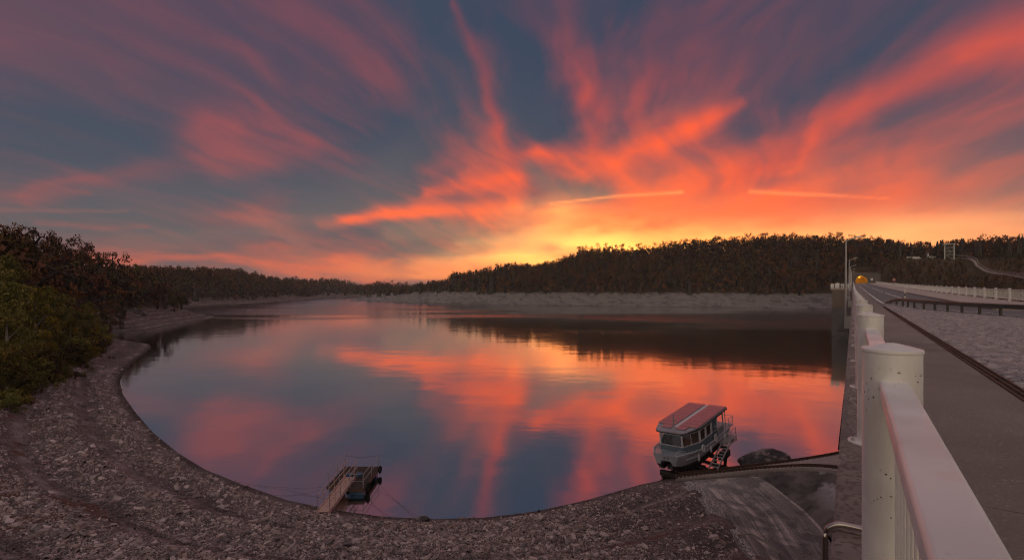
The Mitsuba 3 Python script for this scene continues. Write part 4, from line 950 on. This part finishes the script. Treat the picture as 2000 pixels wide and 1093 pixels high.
# ------------------------------------------------------------------ floating jetty with its gangway
zw = WATER
PA, PB = (-12.55, 34.7), (-9.95, 38.5)
def plank_field(x0, x1, y0, y1, z, n, key):
    w = (y1-y0)/n
    for k in range(n):
        add(num(key), box(((x0+x1)/2, y0+w*(k+.5), z), (x1-x0, w*.9, .05)), 'pontoon_deck')
plank_field(-12.5, -11.75, 34.75, 36.3, zw+.52, 8, 'jetty__plank'); plank_field(-10.95, -10.0, 34.35, 36.3, zw+.52, 10, 'jetty__plank'); plank_field(-12.5, -10.0, 36.3, 38.5, zw+.52, 11, 'jetty__plank')
add('jetty__frame', join([box((-12.53, 36.6, zw+.42), (.08, 3.8, .22)), box((-9.97, 36.4, zw+.42), (.08, 4.2, .22)), box((-11.25, 38.52, zw+.42), (2.6, .08, .22)), box((-11.74, 35.5, zw+.42), (.08, 1.6, .22)), box((-10.97, 35.3, zw+.42), (.08, 2.0, .22)), box((-10.47, 34.33, zw+.42), (1.06, .08, .22)), box((-12.13, 34.73, zw+.42), (.84, .08, .22))]), 'rust_steel')
for x, y, l in ((-10.47, 34.75, .9), (-12.1, 35.1, .7), (-10.5, 37.9, 1.0), (-12.0, 37.9, 1.0)):
    add(num('jetty__float'), join([tube((x-l/2, y, zw+.16), (x+l/2, y, zw+.16), .27, n=14)]), 'float_blue', smooth=30)
for x, y in ((-11.5, 36.35), (-10.9, 36.45)): add(num('jetty__tub'), rbox((x, y, zw+.68), (.45, .35, .26), .04), 'float_blue')
t_ = trimesh.creation.torus(.2, .09, 14, 8); t_.apply_transform(trimesh.transformations.rotation_matrix(math.pi/2, [0, 1, 0]))
for y in (35.0, 38.2): add(num('jetty__fender'), (np.array(t_.vertices)+[-9.84, y, zw+.42], np.array(t_.faces)), 'tyre', smooth=True)
def rail_run(pts, hs, holder, posts_=True, n=None):
    for z in hs: add(num(holder+'__handrail'), polytube([np.array(p)+[0, 0, z] for p in pts], .022, 6), 'galv', smooth=True)
    for p in pts: add(num(holder+'__rail_post'), tube(np.array(p), np.array(p)+[0, 0, hs[-1]], .024, n=6), 'galv')
zt_ = zw+.5
rail_run([(-12.5, 34.8, zt_), (-12.5, 36.6, zt_), (-12.5, 38.45, zt_)], (.5, .95), 'jetty')
rail_run([(-10.0, 38.45, zt_), (-10.0, 36.4, zt_), (-10.0, 34.4, zt_), (-10.9, 34.4, zt_), (-10.9, 36.0, zt_)], (.5, .95), 'jetty')
add('jetty__far_rope', polytube([(-12.5, 38.45, zt_+.9), (-11.3, 38.45, zt_+.72), (-10.0, 38.45, zt_+.9)], .012, 5), 'rope')
tag('jetty', 'floating jetty with steel handrails and blue floats off the shingle', 'jetty')
ga, gb = np.array([-11.42, 30.85, float(ground(-11.42, 30.85))+.12]), np.array([-11.35, 35.9, zw+.72])
gu = (gb-ga)/np.linalg.norm(gb-ga); gs = np.cross(gu, [0, 0, 1.]); gs /= np.linalg.norm(gs); gn = np.cross(gs, gu)
GR = np.c_[gu, -gs, gn]
n = 18; Lg = np.linalg.norm(gb-ga)
for k in range(n): add(num('gangway__plank'), box(ga+gu*Lg*(k+.5)/n, (Lg/n*.93, .62, .04), GR), 'orange_alu')
for sgn in (-1, 1):
    o_ = gs*.36*sgn
    add(num('gangway__side_beam'), box((ga+gb)/2+o_-gn*.05, (Lg, .06, .24), GR), 'orange_alu')
    for h in (.52, .98): add(num('gangway__handrail'), polytube([ga+o_+gn*h+gu*.1, gb+o_+gn*h+gu*.5], .026, 6), 'orange_alu', smooth=True)
    for k in range(6): c = ga+o_+gu*(.2+k*(Lg-.4)/5); add(num('gangway__rail_post'), tube(c, c+gn*.98, .024, n=6), 'orange_alu' if k % 2 else 'galv')
tag('gangway', 'narrow aluminium gangway leading from the shingle onto the floating jetty', 'gangway')
for k, (a, b, lab) in enumerate([((-12.5, 34.8, zw+.45), (-20.5, 36.8, float(ground(-20.5, 36.8))+.1), 'slack mooring line from the jetty to the left bank, the farther one'), ((-12.5, 34.9, zw+.4), (-16.5, 34.2, float(ground(-16.5, 34.2))+.1), 'slack mooring line from the jetty to the left bank, the nearer one'),
                                 ((-10.0, 34.4, zw+.4), (-7.2, 30.7, float(ground(-7.2, 30.7))+.1), 'mooring line from the jetty corner to the right bank, left one'), ((-10.0, 36.8, zw+.4), (-5.4, 30.6, float(ground(-5.4, 30.6))+.1), 'mooring line from the jetty side to the right bank, right one')]):
    a, b = np.array(a), np.array(b); q = np.linspace(0, 1, 9)[:, None]
    p = a*(1-q)+b*q; p[:, 2] = np.maximum(p[:, 2]-.28*(4*q*(1-q))[:, 0], zw+.02)
    key = num('mooring_line'); add(key, polytube(p, .008, 5), 'rope'); tag(key, lab, 'rope')
# dark stone by the water
add('dark_stone', (np.array(trimesh.creation.icosphere(2).vertices)*[.42, .3, .2]*(1+.4*(meshkit.fbm(np.array(trimesh.creation.icosphere(2).vertices)*1.5, 3, 2)-.5))[:, None]+[-5.3, 30.4, float(ground(-5.3, 30.4))+.08], np.array(trimesh.creation.icosphere(2).faces)), 'rock_dark')
tag('dark_stone', 'small dark stone alone at the near waterline', 'stone')

# ------------------------------------------------------------------ across the valley: lookout tower, foot bridge, parked vans
hx, hy = .854*375, 375.0; hz = float(ground(hx, hy)); fwd = np.array([hx, hy, 0])/math.hypot(hx, hy); rgt = np.array([fwd[1], -fwd[0], 0]); HR = np.c_[rgt, fwd, [0, 0, 1.]]
def hp(a, b, c): return np.array([hx, hy, hz])+HR @ np.array([a, b, c])
TH = 10.6
for a in (-2.6, 2.6):
    for b in (-2.6, 2.6): add(num('lookout_tower__column'), beam(hp(a, b, -3), hp(a, b, TH), .5, .5), 'van_white')
for z in (2.6, 5.2, 7.8): add(num('lookout_tower__floor'), box(hp(0, 0, z), (5.4, 5.4, .22), HR), 'galv')
for k, z in enumerate((0, 2.6, 5.2)): add(num('lookout_tower__stair'), beam(hp(-1.8 if k % 2 else 1.8, -1, z), hp(1.8 if k % 2 else -1.8, -1, z+2.6), 1.1, .2), 'galv')
add('lookout_tower__roof', box(hp(0, 0, TH+.2), (7.2, 7.0, .5), HR), 'van_white')
for z in (3.6, 6.2, 8.8):
    for b in (-2.6, 2.6): add(num('lookout_tower__rail'), beam(hp(-2.5, b, z), hp(2.5, b, z), .1, .14), 'van_white')
add('lookout_tower__rear_wall', box(hp(0, 2.3, TH/2), (4.6, .2, TH-1), HR), 'dark_steel')
tag('lookout_tower', 'open white lookout tower with flat roof at the bridge head on the hill', 'tower')
br = np.array([(325, 376, hz+1.2), (321, 360, hz-.4), (300, 330, 15.2), (262, 281, 9.8), (225, 231, 6.9), (200, 200, 5.2), (160, 150, 3.0), (118, 92, 1.8), (96, 62, 1.4), (88, 50, .6)], float)
bd = dense(br, 60)
def off(p, a, z):
    d = np.gradient(p, axis=0); d[:, 2] = 0; d /= np.linalg.norm(d, axis=1, keepdims=True)
    return p+np.c_[-d[:, 1], d[:, 0], d[:, 0]*0]*a+[0, 0, z]
L_, R_ = off(bd, .75, 0), off(bd, -.75, 0)
add('foot_bridge__deck', loft([[l, r, r-[0, 0, .22], l-[0, 0, .22]] for l, r in zip(L_, R_)]), 'far_walk')
for a in (.8, -.8):
    add(num('foot_bridge__handrail'), polytube(off(bd, a, 1.35), .06, 5), 'far_walk'); add(num('foot_bridge__mid_rail'), polytube(off(bd, a, .7), .03, 5), 'dark_steel')
    add(num('foot_bridge__carrying_cable'), polytube(off(bd, a*1.3, 1.9)-np.c_[np.zeros((60, 2)), 1.6*np.sin(np.linspace(0, math.pi, 60))], .13, 6), 'far_walk')
hang = [tube(p, q, .03, n=4, caps=False) for a in (.8, -.8) for p, q in zip(off(bd, a, 0), off(bd, a*1.3, 1.9)-np.c_[np.zeros((60, 2)), 1.6*np.sin(np.linspace(0, math.pi, 60))])]
add('foot_bridge__hangers', join(hang), 'dark_steel'); tag('foot_bridge__hangers', None, kind='stuff')
for b, zb_ in ((0, hz), (-1, -.3)): add(num('foot_bridge__abutment'), box(np.array([bd[b][0], bd[b][1], bd[b][2]-1.6]), (5, 4, 3), HR), 'deck_concrete')
tag('foot_bridge', 'slender suspension footbridge hanging from the wooded hill on the right', 'bridge')
def van(key, x, y, a, L, H, lab):
    z = float(ground(x, y))+.2; R = rotz(a); c = np.array([x, y, z])
    body = sg.Polygon([(-L/2, .35), (L/2-.1, .35), (L/2, .9), (L/2-.75, 1.15), (L/2-1.35, H), (-L/2+.1, H), (-L/2, H-.2)])
    v, f = prism(body, -.9, .9); add(key+'__body', (np.c_[v[:, 0], v[:, 2], v[:, 1]] @ R.T+c, f), 'van_white')
    for s_ in (-1, 1):
        add(num(key+'__side_window'), box(R @ np.array([.1, s_*.91, H-.5])+c, (L*.55, .02, .45), R), 'dark_glass')
        for q in (-L/2+.8, L/2-.85): add(num(key+'__wheel'), tube(R @ np.array([q, s_*.92, .35])+c, R @ np.array([q, s_*.70, .35])+c, .35, n=14), 'tyre')
    v, f = prism(sg.box(-.75, -.28, .75, .28), 0, .03)
    add(key+'__windscreen', (np.c_[L/2-1.08-v[:, 1]*1.0+v[:, 2], v[:, 0], 1.15+(H-1.15)/2+v[:, 1]*.85+.06] @ R.T+c, f), 'dark_glass')
    tag(key, lab, 'car')
van('parked_car', .777*392, 392, -.6, 4.0, 1.5, 'low white car parked on the hillside, farthest left')
van('parked_car_001', .791*388, 388, -.62, 5.2, 2.1, 'larger white van parked on the hillside between two low cars')
van('parked_car_002', .8215*390, 390, -.6, 4.1, 1.5, 'low white car parked on the hillside beside the tall kiosk')
kx, ky = .8122*394, 394.; kz = float(ground(kx, ky))
add('info_kiosk__pillar', rbox((kx, ky, kz+2.1), (1.0, 1.0, 4.4), .08), 'van_white'); add('info_kiosk__dark_base', box((kx+.3, ky-.6, kz+.8), (2.0, .8, 1.7), rotz(-.6)), 'dark_steel')
tag('info_kiosk', 'tall slim white kiosk on the hillside beside the parked cars', 'kiosk')

# ------------------------------------------------------------------ trees
def quads(c, size, r, up=.35):
    """randomly turned leaf clusters at the points c"""
    n = len(c)
    a = r.normal(size=(n, 3)); a /= np.linalg.norm(a, axis=1, keepdims=True)
    b = np.cross(a, r.normal(size=(n, 3))); b /= np.linalg.norm(b, axis=1, keepdims=True)
    s = np.broadcast_to(size, (n,))[:, None]
    k = r.uniform(.55, 1.0, (n, 1))
    v = np.stack([c-a*s, c+b*s*k, c+a*s, c-b*s*k*.8], 1).reshape(-1, 3)
    i = np.arange(n)*4
    return v, np.vstack([np.c_[i, i+1, i+2], np.c_[i, i+2, i+3]])
def leaf_ply(mesh, bsdf, color=None, blend=.75, lift=.35):
    """foliage with vertex normals that lean outwards, so that a bough shades as one soft clump"""
    v, f = np.asarray(mesh[0], float), np.asarray(mesh[1], int).copy()
    top, low = v[:, 2].max(), v[:, 2].min()
    c = np.array([0, 0, low+lift*(top-low)])
    out = (v-c)*[1, 1, .9]; out /= np.linalg.norm(out, axis=1, keepdims=True)+1e-9
    fn = np.cross(v[f[:, 1]]-v[f[:, 0]], v[f[:, 2]]-v[f[:, 0]]); fn /= np.linalg.norm(fn, axis=1, keepdims=True)+1e-12
    flip = (fn*out[f[:, 0]]).sum(1) < 0
    f[flip] = f[flip][:, ::-1]; fn[flip] *= -1
    vn = np.zeros_like(v)
    for k in range(3): np.add.at(vn, f[:, k], fn)
    vn /= np.linalg.norm(vn, axis=1, keepdims=True)+1e-9
    n = out*blend+vn*(1-blend); n /= np.linalg.norm(n, axis=1, keepdims=True)+1e-9
    return {'type': 'ply', 'filename': meshkit.write_ply((v, f), False, None, color, normals=n), 'face_normals': False, 'bsdf': {'type': 'ref', 'id': bsdf}}
def crown_points(r, n, h0, h1, rad, clumps=14, egg=.45):
    """leaf positions gathered round boughs spread through an uneven crown"""
    k = np.arange(clumps); zt = r.uniform(0, 1, clumps)
    prof = np.sqrt(np.clip(1-((zt-egg)/np.where(zt > egg, 1-egg, egg+.15))**2, .02, 1))
    a = r.uniform(0, 2*np.pi, clumps); q = rad*prof*r.uniform(.35, .95, clumps)
    cen = np.c_[np.cos(a)*q, np.sin(a)*q, h0+(h1-h0)*zt]
    cr = rad*r.uniform(.24, .46, clumps)
    w = r.integers(0, clumps, n)
    d = r.normal(size=(n, 3)); d /= np.linalg.norm(d, axis=1, keepdims=True)
    return cen[w]+d*(cr[w]*r.uniform(.35, 1.05, n)**.6)[:, None]*[1, 1, .8], cen
def trunk(r, h, rad, cen, limbs=7, sides=7):
    pts = np.array([(0, 0, -.4), (r.normal(0, .1), r.normal(0, .1), h*.35), (r.normal(0, .25), r.normal(0, .25), h*.7), (0, 0, h*.93)])
    out = [polytube(pts, np.array([rad*1.25, rad*.85, rad*.5, rad*.12]), sides)]
    for c in cen[np.argsort(-np.hypot(cen[:, 0], cen[:, 1]))[:limbs]]:
        z = max(.22*h, c[2]-.8*math.hypot(c[0], c[1])); o = np.array([np.interp(z, pts[:, 2], pts[:, 0]), np.interp(z, pts[:, 2], pts[:, 1]), z])
        out.append(polytube([o, (o+c)/2+[0, 0, .12], c], np.array([rad*.4, rad*.25, rad*.08]), 3 if sides < 5 else 5))
    return join(out)
def broadleaf(seed, n, h, rad, bare, leaf, clumps=16, egg=.45, limbs=7, sides=7):
    r = np.random.default_rng(seed); p, cen = crown_points(r, n, h*bare, h, rad, clumps, egg)
    return quads(p, r.uniform(.6, 1.2, n)*leaf, r), trunk(r, h, h*.016+.05, cen, limbs, sides)
def conifer(seed, n, h, rad, leaf):
    r = np.random.default_rng(seed); z = 1-np.sqrt(r.uniform(0, 1, n)); tier = np.floor(z*13)/13
    q = rad*(1-z)*(.35+.65*r.uniform(0, 1, n)**.5)*(1.12-.5*(z-tier)*13)
    a = r.uniform(0, 2*np.pi, n)
    p = np.c_[np.cos(a)*q, np.sin(a)*q, h*.08+h*.93*z-.18*q]
    return quads(p, leaf*(1.15-.7*z), r), polytube([(0, 0, -.4), (0, 0, h*.5), (0, 0, h)], np.array([.2, .12, .02]), 5)

# the far woods: one mass of foliage per hillside, planted with a few dozen tree forms
TINT = np.array([(.095, .076, .032), (.13, .078, .036), (.125, .064, .038), (.085, .080, .030), (.145, .086, .038), (.075, .065, .032), (.12, .098, .034), (.10, .060, .036), (.11, .088, .036), (.14, .076, .032), (.088, .070, .034), (.115, .07, .04)])*[1.42, 1.12, 1.1]
def form(name, parts, tint, seed):
    (v, f), (tv, tf) = parts; r = np.random.default_rng(seed)
    c = np.vstack([np.asarray(tint)*np.repeat(r.uniform(.78, 1.22, len(v)//4), 4)[:, None], np.tile((.075, .06, .05), (len(tv), 1))])
    scene[name] = {'type': 'shapegroup', 'tree': leaf_ply(join([(v, f), (tv, tf)]), 'forest_leaf', c)}
    return name
BROAD = [form(f'broadleaf_form_{k}', broadleaf(40+k, 260, 1.0, .29, .10, .036, 13, .45, 2, 4), TINT[k], k) for k in range(12)]
SPRUCE = [form(f'spruce_form_{k}', conifer(60+k, 170, 1.0, .19, .045), (.034, .040, .020), 50+k) for k in range(3)]
def woods(key, label, spots, heights, conif):
    for i, ((x, y, z), h, c) in enumerate(zip(spots, heights, conif)):
        w = h*rng.uniform(.75, 1.25)
        g = SPRUCE[rng.integers(3)] if c else BROAD[rng.integers(12)]
        scene[f'{key}__{i+1:03d}'] = {'type': 'instance', 'to_world': T(mat(rotz(rng.uniform(0, 6.283)), (x, y, z), (w, w, h))), 'group': {'type': 'ref', 'id': g}}
    tag(key, label, 'forest', kind='stuff')
def jitter_grid(x0, x1, y0, y1, step):
    X, Y = np.meshgrid(np.arange(x0, x1, step), np.arange(y0, y1, step)); X, Y = X.ravel(), Y.ravel()
    return X+rng.uniform(-.45, .45, len(X))*step, Y+rng.uniform(-.45, .45, len(Y))*step
def in_view(x, y, m=1.08): return (y > 5) & (np.abs(x) < y*m)
def st_of(x, y): return x*D[0]+y*D[1], x*N[0]+y*N[1]
def ridge_y(q): return np.interp(q, [-.3, -.1, 0, .2, .4, .5, .6, .7], [600, 505, 472, 455, 440, 428, 402, 402])
# right hill above the pale shore
x, y = jitter_grid(-175, 420, 340, 560, 5.6); d = lake_d(x, y); s, t = st_of(x, y)
ok = in_view(x, y) & (d > 14) & (d < 135) & (t < -6) & (y < ridge_y(x/y)+32)
x, y, d = x[ok], y[ok], d[ok]; z = ground(x, y)
woods('forest', 'brown autumn wood covering the hill beyond the pale far shore', np.c_[x, y, z-.5], rng.uniform(11, 16.5, len(x))*np.where(x < -60, .62, 1), rng.random(len(x)) < np.where(x < 0, .35, .06))
# hillside behind the tunnel and below the lookout
x, y = jitter_grid(190, 520, 180, 520, 5.4); s, t = st_of(x, y)
ok = in_view(x, y) & (s > 395) & (t >= -6) & (s < 560)
ok &= ~((np.abs(x/y-.80) < .036) & (s > 488-12) & (s < 520)) & ~((np.abs(x/y-.854) < .02) & (s > 455) & (s < 497)) & ~((s < 425) & (t < 12))
ok &= np.min(np.hypot(x[:, None]-bd[None, :, 0], y[:, None]-bd[None, :, 1]), 1) > 7
x, y, s, t = x[ok], y[ok], s[ok], t[ok]; z = ground(x, y)
low = (s < 488) & (t > 10)
h = np.where(low, rng.uniform(2.5, 6, len(x)), rng.uniform(11, 16, len(x)))
woods('forest_001', 'brown wood and scrub on the hillside around the lookout tower', np.c_[x, y, z-.4], h, (rng.random(len(x)) < .45) & ~low)
x, y = jitter_grid(120, 420, 120, 330, 4.2); s, t = st_of(x, y)
ok = in_view(x, y) & (s > 318) & (s <= 395) & (t > 17); x, y = x[ok], y[ok]
woods('forest_002', 'low dark scrub on the valley side beyond the downstream railing', np.c_[x, y, ground(x, y)-.4], rng.uniform(3, 7, len(x)), rng.random(len(x)) < .1)
# left shore
x, y = jitter_grid(-330, -55, 20, 345, 5.2); d = lake_d(x, y)
ok = in_view(x, y) & (d > 16) & (np.hypot(x, y) > 108) & (x/y < -.60+.0*x); ok |= in_view(x, y) & (d > 13) & (y > 175) & (x/y < -.60)
ok |= (x < -1.07*y) & (x > -2.2*y) & (d > 24) & (np.hypot(x, y) > 74) & (np.hypot(x, y) < 230)
x, y = x[ok], y[ok]
hh = np.where(y > 175, np.where(y < 222, rng.uniform(8, 13, len(x)), rng.uniform(6, 10, len(x))), rng.uniform(12, 16.5, len(x)))
woods('forest_003', 'dark rust-brown wood on the left slope behind the near green trees', np.c_[x, y, ground(x, y)-.4], hh, rng.random(len(x)) < .015)
x, y = jitter_grid(-520, -150, 380, 720, 7.5); d = lake_d(x, y)
ok = in_view(x, y) & (d > 11) & (d < 230) & (x < -165); x, y = x[ok], y[ok]
woods('forest_004', 'reddish autumn wood on the middle hill across the far water', np.c_[x, y, ground(x, y)-.5], rng.uniform(12, 17, len(x)), rng.random(len(x)) < .06)
x, y = jitter_grid(-480, -90, 740, 960, 10.5); d = lake_d(x, y); ok = in_view(x, y) & (d > 8); x, y = x[ok], y[ok]
woods('forest_005', 'dim far wood on the most distant low hill', np.c_[x, y, ground(x, y)-.5], rng.uniform(12, 16, len(x)), rng.random(len(x)) < .1)

# individual trees on the right hill's skyline
sky_b = [broadleaf(200+k, 900, 17, 3.3, .42, .23, 16, .55) for k in range(6)]
sky_b = [(leaf_ply(a, 'leaf_dark'), mikit.ply(b, 'bark')) for a, b in sky_b]
sky_c = [conifer(220+k, 900, 15, 2.9, .30) for k in range(3)]
sky_c = [(leaf_ply(a, 'leaf_dark'), mikit.ply(b, 'bark')) for a, b in sky_c]
def single(key, pair, M):
    put(key+'__crown', pair[0], M); put(key+'__trunk', pair[1], M)
PX = np.linspace(.06, .70, 74)
for k, q in enumerate(PX):
    q = q+rng.normal(0, .0025); Y = ridge_y(q)+rng.normal(0, 5); X = q*Y; z = float(ground(X, Y))
    key = num('skyline_tree'); single(key, sky_b[rng.integers(6)], mat(rotz(rng.uniform(0, 6.28)), (X, Y, z-.4), rng.uniform(.86, 1.12)))
    where = 'low left end of the long ridge' if q < .16 else 'rising left half of the ridge, left of the glow gaps' if q < .33 else 'middle of the ridge where sky shows between the stems' if q < .52 else 'high right end of the ridge, left of the first lamp' if q < .64 else 'ridge directly behind the street lamps'
    tag(key, 'bare-stemmed skyline tree on the '+where, 'tree', 'skyline trees on the '+where)
for k, q in enumerate(np.r_[np.linspace(.715, .86, 26), np.linspace(.90, .99, 9)]):
    q = q+rng.normal(0, .002); Y = 436+rng.normal(0, 7)-60*max(0, q-.86)/.14; X = q*Y; z = float(ground(X, Y))
    key = num('skyline_spruce'); single(key, sky_c[rng.integers(3)], mat(rotz(rng.uniform(0, 6.28)), (X, Y, z-.4), rng.uniform(.8, 1.25)))
    where = 'between the tunnel and the parked cars' if q < .78 else 'above the parked cars and lookout tower' if q < .87 else 'above the foot bridge at the right edge'
    tag(key, 'pointed dark spruce on the skyline '+where, 'tree', 'skyline spruces '+where)

# near trees on the left bank
near_b = [broadleaf(300+k, 9000, 12.5, 3.1, .10, .135, 34, .38) for k in range(3)]
near_p = {c: [(leaf_ply(a, c, None, .55), mikit.ply(b, 'pale_bark' if c in ('leaf_yellow', 'leaf_green') else 'bark')) for a, b in near_b] for c in ('leaf_green', 'leaf_yellow', 'leaf_rust', 'leaf_dark')}
bush_b = [broadleaf(330+k, 2600, 3.2, 2.0, .0, .13, 18, .35) for k in range(4)]
bush_p = {c: [(leaf_ply(a, c, None, .55), mikit.ply(b, 'bark')) for a, b in bush_b] for c in ('leaf_green', 'leaf_yellow', 'leaf_dark')}
NEAR = [(-1.03, 50, 12.5, 'leaf_green'), (-.985, 56, 12.0, 'leaf_green'), (-.96, 63, 13.0, 'leaf_green'), (-1.0, 70, 15.5, 'leaf_green'), (-.93, 72, 13.0, 'leaf_yellow'), (-.985, 82, 17, 'leaf_green'), (-.955, 90, 15.5, 'leaf_rust'), (-.915, 82, 12.5, 'leaf_green'),
        (-.905, 92, 12.5, 'leaf_yellow'), (-.89, 84, 9.5, 'leaf_green'), (-.875, 95, 11, 'leaf_green'), (-.86, 88, 8, 'leaf_yellow'), (-.865, 104, 11, 'leaf_rust'), (-.845, 98, 8.5, 'leaf_green'), (-.835, 108, 8.5, 'leaf_green'), (-.825, 118, 8.8, 'leaf_yellow'),
        (-.815, 126, 7.0, 'leaf_yellow'), (-1.02, 60, 13, 'leaf_green'), (-.945, 78, 12.5, 'leaf_green'), (-.965, 100, 18, 'leaf_dark'), (-.93, 108, 17, 'leaf_dark'), (-.90, 112, 14, 'leaf_rust'), (-.87, 118, 12.5, 'leaf_dark'), (-.99, 66, 11, 'leaf_rust'),
        (-.70, 232, 9, 'leaf_yellow'), (-.672, 238, 8.0, 'leaf_green'), (-.655, 242, 8.0, 'leaf_dark'), (-.735, 226, 10, 'leaf_green'), (-.80, 150, 9.5, 'leaf_dark'), (-.785, 160, 10.5, 'leaf_rust'), (-.765, 166, 9.5, 'leaf_dark')]
cname = {'leaf_green': 'green', 'leaf_yellow': 'yellowish', 'leaf_rust': 'rust-brown', 'leaf_dark': 'dark'}
ORD = ['', 'second ', 'third ', 'fourth ', 'fifth ', 'sixth ', 'seventh ', 'eighth ', 'ninth ', 'tenth ', 'eleventh ', 'twelfth ', 'thirteenth ', 'fourteenth ']
def place_of(i, rows, key):
    same = sorted((r for r in rows if key(r) == key(rows[i])), key=lambda r: r[0]); k = same.index(rows[i])
    return f'{ORD[k]}from the left' if k else 'farthest left'
for i_, (q, Y, h, c) in enumerate(NEAR):
    X = q*Y; z = float(ground(X, Y)); key = num('bank_tree'); k = rng.integers(3)
    single(key, near_p[c][k], mat(rotz(rng.uniform(0, 6.28)), (X, Y, z-.3), (h/12.5*rng.uniform(.68, .9), h/12.5*rng.uniform(.68, .9), h/12.5*(.88 if Y < 125 else 1.0))))
    grp = f'{cname[c]} trees on the '+('far spit' if Y > 200 else 'left bank')
    tag(key, f'{cname[c]} leafy tree '+('on the wooded spit across the inlet' if Y > 200 else 'above the left shingle bank')+', '+place_of(i_, NEAR, lambda r: (r[3], r[1] > 200)), 'tree', grp)
BUSH = [(-1.0, 51.5, 1.0, 'leaf_dark'), (-.965, 57, .9, 'leaf_green'), (-.94, 63, 1.0, 'leaf_green'), (-.915, 68, 1.15, 'leaf_dark'), (-.895, 73, 1.0, 'leaf_green'), (-.872, 80, 1.1, 'leaf_dark'), (-.85, 84, 1.2, 'leaf_green'), (-.835, 90, 1.1, 'leaf_yellow'), (-.82, 97, 1.0, 'leaf_dark'), (-.81, 103, 1.1, 'leaf_yellow'), (-.98, 47, .6, 'leaf_green'),
        (-.868, 70, .28, 'leaf_green'), (-.852, 72, .25, 'leaf_dark'), (-.885, 66, .33, 'leaf_green'), (-.838, 74, .22, 'leaf_green'), (-.645, 240, 2.0, 'leaf_dark'), (-.712, 222, 1.6, 'leaf_dark'), (-.805, 138, 1.4, 'leaf_green')]
for i_, (q, Y, s_, c) in enumerate(BUSH):
    X = q*Y; z = float(ground(X, Y)); key = num('shrub'); k = rng.integers(4)
    single(key, bush_p[c][k], mat(rotz(rng.uniform(0, 6.28)), (X, Y, z-.05), s_*np.array([1.1, 1.1, 1.0])))
    big = 'small low' if s_ < .5 else 'rounded'
    tag(key, f'{big} {cname[c]} shrub '+('on the open shingle of the left bank' if s_ < .5 else 'on the spit beyond the inlet' if Y > 130 else 'at the foot of the left bank trees')+', '+place_of(i_, BUSH, lambda r: (r[3], r[2] < .5, r[1] > 130)), 'shrub', f'{big} {cname[c]} shrubs'+(' on the spit' if Y > 130 else ' on the left bank'))
# low undergrowth along the edge of the wood
BR_ = [mikit.ply(join(broadleaf(350+k, 260, 1.0, .7, .0, .075, 9, .3, 2, 4)), c) for k, c in enumerate(('leaf_green', 'leaf_dark', 'leaf_rust', 'leaf_yellow'))]
for k, b_ in enumerate(BR_): scene[f'undergrowth_form_{k}'] = {'type': 'shapegroup', 'bush': b_}
n_ = 0
for q in np.linspace(-1.06, -.80, 110):
    Y = np.interp(q, [-1.06, -.98, -.94, -.9, -.86, -.83, -.8], [46, 50, 60, 67.5, 77, 86, 100])+abs(rng.normal(0, 2.2))-1.0
    for _ in range(2):
        y_ = Y+rng.normal(0, 1.0); x_ = q*Y+rng.normal(0, .8); h = rng.uniform(.25, 1.0); n_ += 1
        scene[f'undergrowth__{n_:03d}'] = {'type': 'instance', 'to_world': T(mat(rotz(rng.uniform(0, 6.28)), (x_, y_, float(ground(x_, y_))-.05), h*np.array([1.2, 1.2, 1]))), 'group': {'type': 'ref', 'id': f'undergrowth_form_{rng.integers(4)}'}}
tag('undergrowth', 'low weedy undergrowth at the edge of the left bank trees', 'undergrowth', kind='stuff')
# outcrop of rocks on the second spit
for k, (q, Y, s_) in enumerate([(-.735, 196, 1.5), (-.722, 197, 1.2), (-.745, 200, 1.0)]):
    v = np.array(trimesh.creation.icosphere(2).vertices); v = v*[1.5*s_, 1.1*s_, .8*s_]*(1+.6*(meshkit.fbm(v*1.3+k, 3, k)-.5))[:, None]
    key = num('spit_rock'); add(key, (v+[q*Y, Y, float(ground(q*Y, Y))+.2], np.array(trimesh.creation.icosphere(2).faces)), 'rock_dark')
    tag(key, ['largest grey rock of the small cluster on the inlet spit', 'rightmost grey rock of the small cluster on the inlet spit', 'smallest and farthest grey rock of the cluster on the inlet spit'][k], 'rock', 'rocks on the inlet spit')
